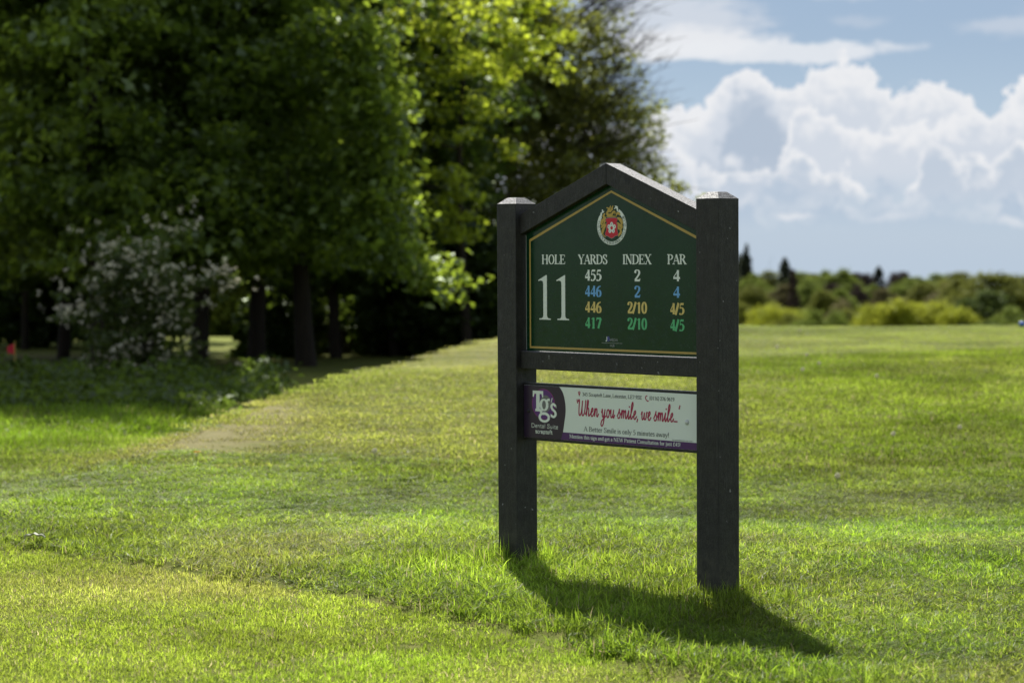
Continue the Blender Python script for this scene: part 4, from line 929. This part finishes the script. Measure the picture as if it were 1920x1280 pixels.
for i, (px_, D) in enumerate(((250, 62.), (330, 64.), (400, 66.), (470, 62.), (540, 63.), (620, 60.), (160, 60.), (60, 61.))):
    x, y = xy(px_, D); bush('hedgerow_bush', 'green hedge bush beyond the bright fairway, %s' % ('far left', 'second of the left', 'left of the gap', 'right of the gap', 'behind the twin trunks', 'behind the thick trunk', 'behind the slim trunk', 'behind the flag')[i], 'bush', x, y, 1.6, 1.2, 3.2 if i < 6 else 4.2, M_MID if i % 2 else M_OAK, .22, 430+i, 40, 60, 'hedge beyond the fairway', 4, cxy=.4, cz=.3)
# white flowered shrub
x, y = xy(262, 24.5)
sh_, C, r = bush('blossom_shrub', 'wild shrub with creamy white blossom under the trees at the left', 'shrub', x, y, .52, .5, 1.55, M_SHRUB, .060, 51, 34, 46, None, 5, .1, .17, .10)
g0 = gz(x, y); exC = []
for px_, py_, sx_, sz_, n_ in ((240, 480, .16, .10, 5), (275, 470, .12, .10, 5), (330, 440, .10, .06, 3), (345, 415, .05, .03, 2), (390, 520, .22, .08, 8), (440, 520, .14, .06, 5), (300, 530, .30, .12, 10), (210, 470, .12, .10, 5), (185, 500, .1, .1, 3), (110, 585, .18, .06, 6), (150, 590, .14, .06, 5), (125, 560, .05, .06, 2), (230, 660, .2, .15, 6), (200, 690, .15, .05, 5), (260, 700, .15, .06, 5), (330, 600, .2, .1, 6), (270, 600, .25, .15, 8), (360, 560, .2, .1, 6)):
    for j in range(n_): exC.append(((px_-960)/4466*24.2-x+r.normal(0, sx_*.6), r.normal(-.35, .2), zz(py_, 24.2)-g0+r.normal(0, sz_*.6)))
exC = np.array(exC)
Lc, bias = leaves_around(r, exC, 24, .13, .06)
obj('outer_sprays', leaf_mesh('outer_sprays', Lc, .055, r), M_SHRUB, sh_)
K = np.concatenate([exC, exC, C[C[:, 1] < .1][:60]]); K = np.repeat(K, 2, 0)+r.normal(0, 1, (len(K)*2, 3))*[.12, .08, .06]+[0, -.08, .05]
K = np.repeat(K, 8, 0)+r.normal(0, .015, (len(K)*8, 3))
bl = obj('blossom', leaf_mesh('blossom', K, .026, r, .8, 1.), M_BLOSSOM, sh_)
# low vegetation in the shade
def lowplants(name, label, X, Y, hs, ls, mat, seed, n_each=14, kind='stuff'):
    r = np.random.default_rng(seed); Z = height(X, Y)
    C = np.stack([X, Y, Z+hs*r.uniform(.2, .8, len(X))], 1)
    K = np.repeat(C, n_each, 0); H = np.repeat(hs, n_each)
    K = K+np.stack([r.normal(0, .10, len(K)), r.normal(0, .10, len(K)), r.uniform(-.45, .45, len(K))*H], 1)
    o = obj(name, leaf_mesh(name, K, ls, r, .5, .6, None), mat); tag(o, label, kind=kind); return o
X, Y = jgrid(-6.6, -1.35, 20.4, 26., .20)
k_ = (X < -.098*Y-.05+.0*X) & (X > -.245*Y) & (mound_s(X, Y)[1] < -.3)
X, Y = X[k_], Y[k_]; hs = np.where(X < -.165*Y, .20, .24)*(.5+fbm(X, Y, 1.1, 3, 77))
hs = hs*np.where(Y > 22.2, 1.0, .6)*(1-.5*np.exp(-((X/Y+.121)/.012)**2))
X2, Y2 = jgrid(-5.4, -1.6, 18.3, 20.6, .19); k2 = (X2 > -.245*Y2) & (X2 < -.122*Y2) & (mound_s(X2, Y2)[1] < -.25) & (Y2 > 18.3+.35*(X2+2.)*-1.)
X2, Y2 = X2[k2], Y2[k2]; h2 = .05+.13*fbm(X2, Y2, 1.3, 3, 79)
X, Y, hs = np.concatenate([X, X2]), np.concatenate([Y, Y2]), np.concatenate([hs, h2])
lowplants('undergrowth', 'nettles and low weeds in the shade under the trees', X, Y, hs, .085, M_NETTLE, 61)
# tall uncut grass fringe at the foot of the mound, left
X, Y = jgrid(-5.2, -1.6, 13.8, 20.5, .13)
df, dl, db = mound_s(X, Y)
k_ = fr(X, Y, .5) & (dl < .15) & ~((dl < -.55) & (Y > 18.4)); X, Y = X[k_], Y[k_]
tallp = [patch(60, .26, .05, .12, .008, 1.0, 500+i, 3, 4) for i in range(6)]
dry, lush, val = tints(X, Y, -.1, .5); val = val*.8  # blade colour darkened to deepen the tree shade here
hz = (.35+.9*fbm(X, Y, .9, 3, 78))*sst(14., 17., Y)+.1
sc = rng.uniform(.9, 1.2, X.size)
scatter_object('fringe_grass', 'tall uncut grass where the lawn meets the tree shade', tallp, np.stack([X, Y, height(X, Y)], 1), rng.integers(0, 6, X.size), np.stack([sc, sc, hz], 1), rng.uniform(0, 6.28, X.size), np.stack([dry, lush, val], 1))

# ------------------------------------------------------------------ far tree line across the valley
def proto_crown(kind, seed):
    r = np.random.default_rng(seed)
    if kind == 'poplar': C = crown_clusters(r, 60, 5, (0, 0, .55), (.09, .09, .46), .08, .012, .2); a, b_, n, ls = .035, .05, 22, .035
    elif kind == 'conifer':
        C = []
        for i in range(260):
            z = r.random()**1.2; rr = .19*(1-z)**.8*r.uniform(.4, 1.05); a_ = r.uniform(0, 6.28); C.append((rr*math.cos(a_), rr*math.sin(a_), .08+z*.92))
        C = np.array(C); a, b_, n, ls = .035, .03, 22, .03
    elif kind == 'low': C = crown_clusters(r, 80, 5, (0, 0, .38), (.62, .5, .60), .03, .05, .35); a, b_, n, ls = .14, .09, 44, .038
    else: C = crown_clusters(r, 90, 6, (0, 0, .54), (.42, .38, .40), .10, .02, .45); a, b_, n, ls = .095, .06, 44, .025
    Lc, bias = leaves_around(r, C, n, a, b_)
    return leaf_mesh('crown', Lc, ls, r, .5, .8, bias)
CR = {}
def far_tree(px_, top, D, width, kind, mat, label, name, seed):
    """unit crown scaled to the height above the valley floor"""
    x, y = xy(px_, D); g0 = gz(x, y); H = zz(top, D)-g0
    base_w = {'poplar': .2, 'conifer': .38, 'low': 1.3, 'round': .86}[kind]
    key = (kind, mat.name, seed % 2)
    if key not in CR:
        me = proto_crown(kind, 700+len(CR)); me.materials.append(mat); CR[key] = me
    if ('trunk', 0) not in CR:
        r = np.random.default_rng(5); CR[('trunk', 0)] = trunk_mesh(r, .62, .022, 5, 0, n=6); CR[('trunk', 0)].materials.append(M_BARK)
    root = empty(name, (x, y, g0), random.uniform(0, 6.28)); tag(root, label, 'tree', 'trees across the valley')
    s = H; wx = width*(1.7 if mat == M_COPPER else 2.6)/4466*D/base_w*(.65 if kind in ('poplar', 'conifer') else 1)
    for nm, me in (('trunk', CR[('trunk', 0)]), ('crown', CR[key])):
        o = bpy.data.objects.new(nm, me); COL.objects.link(o); o.parent = root; o.scale = (wx, wx, s)
FT = [
 (1399, 452, 330, 17, 'poplar', M_CON, 'poplar_tree', 'tall thin poplar just right of the sign post'), (1388, 468, 333, 14, 'poplar', M_CON, 'poplar_tree', 'shorter poplar half hidden by the right sign post'),
 (1418, 508, 320, 40, 'round', M_MID, 'far_tree', 'small green tree right of the poplar'), (1443, 503, 320, 42, 'round', M_OAK, 'far_tree', 'olive tree left of the dark conifer'),
 (1472, 486, 300, 34, 'conifer', M_CON, 'conifer_tree', 'dark pointed conifer that rises above the far tree line'), (1498, 503, 310, 46, 'round', M_MID, 'far_tree', 'green tree right of the dark conifer'),
 (1524, 507, 325, 44, 'round', M_OAK, 'far_tree', 'tree in the gap between conifer and copper beech'), (1546, 500, 320, 30, 'round', M_MID, 'far_tree', 'narrow green tree left of the copper beeches'),
 (1580, 499, 310, 44, 'round', M_MID, 'far_tree', 'pale green rounded tree on the skyline'), (1612, 502, 320, 58, 'round', M_COPPER, 'copper_beech', 'wide dark copper beech on the skyline'),
 (1648, 503, 322, 30, 'conifer', M_CON, 'conifer_tree', 'small dark conifer between the copper beeches'), (1688, 500, 315, 46, 'round', M_COPPER, 'copper_beech', 'round dark copper beech at the right of the skyline'),
 (1722, 516, 318, 50, 'round', M_MID, 'far_tree', 'green tree right of the round copper beech'), (1760, 509, 325, 44, 'round', M_MID, 'far_tree', 'small dark green tree on the right skyline'), (1790, 514, 320, 44, 'round', M_COPPER, 'copper_beech', 'brownish tree left of the big oaks'), (1800, 506, 290, 50, 'round', M_OAK, 'far_tree', 'pale tree peeping over the big oaks'),
 (1408, 528, 250, 46, 'round', M_OAK, 'far_tree', 'olive tree low behind the sign post'), (1428, 520, 262, 34, 'round', M_MID, 'far_tree', 'green tree below the skyline at the left'), (1462, 522, 255, 34, 'round', M_TAN, 'far_tree', 'tan tree below the conifer'), (1488, 510, 240, 34, 'conifer', M_COPPER, 'conifer_tree', 'dark leaning conifer in the middle distance'),
 (1515, 520, 262, 46, 'round', M_MID, 'far_tree', 'dense green tree in the middle distance'), (1560, 520, 250, 40, 'round', M_COPPER, 'copper_beech', 'dark purple tree in the middle distance'), (1545, 537, 228, 36, 'round', M_OAK, 'far_tree', 'olive tree below the purple tree'),
 (1578, 534, 236, 34, 'round', M_MID, 'far_tree', 'light green tree in the middle distance'), (1608, 528, 240, 44, 'round', M_COPPER, 'copper_beech', 'broad dusky tree behind the willows'), (1636, 528, 248, 28, 'round', M_MID, 'far_tree', 'pale grey green tree behind the willows'), (1668, 531, 244, 40, 'round', M_TAN, 'far_tree', 'yellowish tan tree behind the willows'),
 (1700, 515, 250, 52, 'round', M_MID, 'far_tree', 'fresh green tree behind the large willow'), (1742, 524, 246, 54, 'round', M_OAK, 'far_tree', 'dull green tree behind the right willow'), (1775, 524, 236, 40, 'round', M_TAN, 'far_tree', 'brownish tree touching the big oaks'),
 (1812, 508, 190, 76, 'round', M_OAK, 'oak_tree', 'left of the big dark oaks at the right'), (1862, 500, 182, 92, 'round', M_OAK, 'oak_tree', 'tallest of the big dark oaks'), (1908, 503, 186, 84, 'round', M_OAK, 'oak_tree', 'big oak at the right edge'), (1845, 530, 172, 80, 'round', M_DARKFAR, 'oak_tree', 'dark low oak in front of the big oaks'), (1960, 505, 185, 90, 'round', M_OAK, 'oak_tree', 'oak beyond the right edge'),
 (1398, 551, 170, 42, 'low', M_OAK, 'hedge_willow', 'olive bush beside the sign post'), (1425, 557, 165, 60, 'low', M_WILLOW, 'hedge_willow', 'yellow green willow at the left of the hedge'), (1462, 559, 162, 70, 'low', M_WILLOW, 'hedge_willow', 'bright willow in the left half of the hedge'), (1490, 570, 155, 44, 'low', M_OAK, 'hedge_willow', 'dark bush right of the bright left willow'),
 (1530, 573, 152, 60, 'low', M_MID, 'hedge_willow', 'low green bush in the middle of the hedge'), (1566, 576, 152, 44, 'low', M_MID, 'hedge_willow', 'small round green bush in the hedge'), (1596, 566, 170, 46, 'low', M_OAK, 'hedge_willow', 'dusky bush left of the large willow'), (1580, 552, 185, 50, 'low', M_TAN, 'hedge_willow', 'tan bush behind the green hedge'),
 (1645, 557, 160, 80, 'low', M_WILLOW, 'hedge_willow', 'left side willow of the large yellow green clump'), (1690, 549, 158, 90, 'low', M_WILLOW, 'hedge_willow', 'middle willow of the large yellow green clump'), (1745, 549, 158, 96, 'low', M_WILLOW, 'hedge_willow', 'tallest right willow of the yellow green clump'), (1790, 568, 152, 70, 'low', M_WILLOW, 'hedge_willow', 'small willow at the right end of the clump'),
 (1900, 572, 150, 64, 'low', M_MID, 'hedge_willow', 'green bush in front of the oaks at the right edge'), (1840, 588, 150, 60, 'low', M_DARKFAR, 'hedge_willow', 'dark bush in the shade of the oaks'), (1960, 570, 155, 80, 'low', M_MID, 'hedge_willow', 'bush beyond the right edge')]
for i, (px_, tp, D, wd_, kd, mt, nm, lb) in enumerate(FT): far_tree(px_, tp, D, wd_, kd, mt, lb, nm, i)

# ------------------------------------------------------------------ small things
def tubes_obj(name, items, mat, parent, n=6):
    V, Fc, off = [], [], 0
    for P_, R in items:
        v, f = tube_arrays(P_, R, n, off); V.append(v); Fc.append(f); off += len(v)
    return obj(name, mesh_np(name, np.concatenate(V), np.concatenate(Fc), smooth=True), mat, parent)
def ball(name, r, mat, parent=None, sub=3, sc=(1, 1, 1), loc=(0, 0, 0)):
    import bmesh
    bm = bmesh.new(); bmesh.ops.create_icosphere(bm, subdivisions=sub, radius=r)
    for v in bm.verts: v.co = Vector((v.co.x*sc[0]+loc[0], v.co.y*sc[1]+loc[1], v.co.z*sc[2]+loc[2]))
    me = bpy.data.meshes.new(name); bm.to_mesh(me); bm.free()
    for p in me.polygons: p.use_smooth = True
    return obj(name, me, mat, parent)
def ground_at(px_, py_):
    """where the view ray through a photo pixel meets the turf"""
    lo = None
    for D in np.arange(5, 60, .02):
        x = (px_-960)/4466*D
        if 1.114-(py_-471)/4466*D < gz(x, D): return x, D
    return (px_-960)/4466*40, 40.
M_FLAG = flat('flag_red', (.55, .02, .04), .7); M_POLE = flat('flag_pole_yellow', (.45, .33, .06), .5); M_BALL = flat('ball_white', (.8, .8, .78), .3)
x, y = xy(27, 25.); z = gz(x, y)
fl = empty('golf_flag', (x, y, z)); tag(fl, 'small red flag on a yellow pole in the shade at the far left', 'flag')
hgt = zz(638, 25)-z
tubes_obj('pole', [(np.array([(0, 0, -.05), (0, 0, hgt+.02)]), np.array([.006, .006]))], M_POLE, fl, 8)
nxp, nzp = 9, 7; V = []
for i in range(nxp):
    for j in range(nzp):
        s_ = i/(nxp-1); q = j/(nzp-1); V.append((-.070*s_-.012*(1-q)*s_, .012*math.sin(s_*5+q), hgt-.01-.115*q*(1-.25*s_)-.05*s_*s_*(1-q*.5)+.01*s_))
Fq = [(i*nzp+j, (i+1)*nzp+j, (i+1)*nzp+j+1, i*nzp+j+1) for i in range(nxp-1) for j in range(nzp-1)]
fo = obj('flag_cloth', mesh_py('flag_cloth', V, Fq), M_FLAG, fl); sm = fo.modifiers.new('thick', 'SOLIDIFY'); sm.thickness = .003
# golf ball
x, y = ground_at(408, 788); bl_ = ball('golf_ball', .0214, M_BALL); bl_.location = (x, y, gz(x, y)+.035); tag(bl_, 'white golf ball lying on the left shoulder of the mound', 'ball')
# dandelion clocks in the grass
M_SEED = leafmat('seed_head', (.62, .60, .48), (.7, .68, .55), (.7, .68, .5), tmix=.5, spec_w=.02); M_STEM = flat('stem_green', (.12, .17, .05), .6); M_YPET = flat('yellow_petal', (.8, .5, .02), .6)
dl_proto = None
DL = ((1500, 637, 'farthest white dandelion clock, on the pale tee top'), (1457, 670, 'white dandelion clock near the tee edge right of the post'), (1512, 686, 'white dandelion clock second below the tee edge'), (1536, 703, 'cream dandelion clock below the tee edge'), (1644, 728, 'white dandelion clock alone on the right slope'), (1505, 715, 'small dandelion clock close to the cream one'), (1800, 830, 'dandelion clock low on the right slope'), (1675, 842, 'dandelion clock in the middle of the right slope'), (700, 872, 'dandelion clock on the slope left of the sign'), (1570, 925, 'dandelion clock in the bright grass right of the post'))
for i, (px_, py_, lb) in enumerate(DL):
    x, y = ground_at(px_, py_); root = empty('dandelion_clock', (x, y, gz(x, y)-.01)); tag(root, lb, 'dandelion', 'dandelion clocks in the grass')
    if dl_proto is None:
        a = tubes_obj('stem', [(np.array([(0, 0, 0), (.004, 0, .05), (.002, 0, .088)]), np.array([.002, .0016, .0014]))], M_STEM, root)
        r = np.random.default_rng(3); d = r.normal(0, 1, (260, 3)); d /= np.linalg.norm(d, axis=1)[:, None]
        b_ = obj('seed_head', leaf_mesh('seed_head', d*.013*r.uniform(.8, 1, (260, 1))+[.002, 0, .086], .006, r), M_SEED, root)
        dl_proto = (a.data, b_.data)
    else:
        for nm, me in zip(('stem', 'seed_head'), dl_proto): o = obj(nm, me, None, root)
x, y = ground_at(366, 862); yf = empty('yellow_flower', (x, y, gz(x, y))); tag(yf, 'tiny yellow dandelion flower below the bare patch of the slope', 'flower')
tubes_obj('stem', [(np.array([(0, 0, -.01), (0, 0, .045)]), np.array([.002, .002]))], M_STEM, yf)
r = np.random.default_rng(4); a = r.uniform(0, 6.28, 90); q = r.uniform(.2, 1, 90)
obj('petals', leaf_mesh('petals', np.stack([.018*q*np.cos(a), .018*q*np.sin(a), .047+.004*(1-q)], 1), .012, r, 2.), M_YPET, yf)
# pale fallen leaf with a yellow patch on the lawn
x, y = ground_at(60, 1022)
M_LEAFW, t, b = pbr('fallen_leaf', (.5, .5, .4), .6, .3)
tc = t.new('ShaderNodeTexCoord'); os_ = t.new('ShaderNodeSeparateXYZ'); t.l.new(tc.outputs['Object'], os_.inputs[0])
c = t.mix(t.noise(tc.outputs['Object'], 60, 4, .6), (.80, .78, .66), (.60, .60, .42))
dd_ = t.vm('DISTANCE', tc.outputs['Object'], (.014, -.004, .008), out=1)
t.l.new(t.mix(t.mr(dd_, .012, .004), c, (.75, .48, .03)), b.inputs['Base Color'])
V = []; Fq = []
for i in range(15):
    s_ = i/14; wd_ = .013*math.sin(math.pi*min(1, s_*.96+.04))**.6
    for j in (-1, -.5, 0, .5, 1):
        V.append(((s_-.5)*.088, j*wd_+.005*math.sin(s_*6), .006+.007*abs(j)+.009*math.sin(s_*math.pi)+.003*math.sin(s_*17)))
for i in range(14):
    for j in range(4): q = i*5+j; Fq.append((q, q+5, q+6, q+1))
lf = obj('fallen_leaf', mesh_py('fallen_leaf', V, Fq), M_LEAFW); lf.location = (x, y, gz(x, y)+.028); lf.rotation_euler = (0, 0, -.12)
tag(lf, 'pale curled dead leaf with a yellow spot on the mown lawn', 'leaf'); sm = lf.modifiers.new('thick', 'SOLIDIFY'); sm.thickness = .0012
# white cow parsley heads in the undergrowth
x, y = xy(448, 25.); cpz = gz(x, y); cpo = empty('cow_parsley', (x, y, cpz)); tag(cpo, 'white flower heads in the shade below the bright fairway gap', 'flower')
hd = [(.0475, zz(683, 25)-cpz, .030), (-.02, zz(679, 25)-cpz, .026), (-.045, zz(694, 25)-cpz, .022)]
tubes_obj('stem', [(np.array([(.3*a, 0, -.02), (a*.7, 0, b_*.5), (a, 0, b_)]), np.array([.004, .003, .002])) for a, b_, c in hd], M_STEM, cpo)
r = np.random.default_rng(8)
for a, b_, c in hd:
    d = r.normal(0, 1, (160, 3)); d /= np.linalg.norm(d, axis=1)[:, None]; d[:, 2] *= .6
    obj('flower_head', leaf_mesh('flower_head', d*c+[a, 0, b_], .012, r, .8, 1.), M_BLOSSOM, cpo)
# blue tee marker at the right edge of the tee
M_BLUEM = flat('marker_blue', (.03, .12, .50), .4)
x, y = xy(1917, 26.5); mk = empty('tee_marker', (x, y, gz(x, y))); tag(mk, 'blue tee marker on the far edge of the tee at the right', 'tee marker')
ball('marker_head', .034, M_BLUEM, mk, 3, (1.15, 1, .85), (0, 0, .045)); tubes_obj('spike', [(np.array([(0, 0, -.06), (0, 0, .03)]), np.array([.006, .006]))], M_BOLTD, mk)
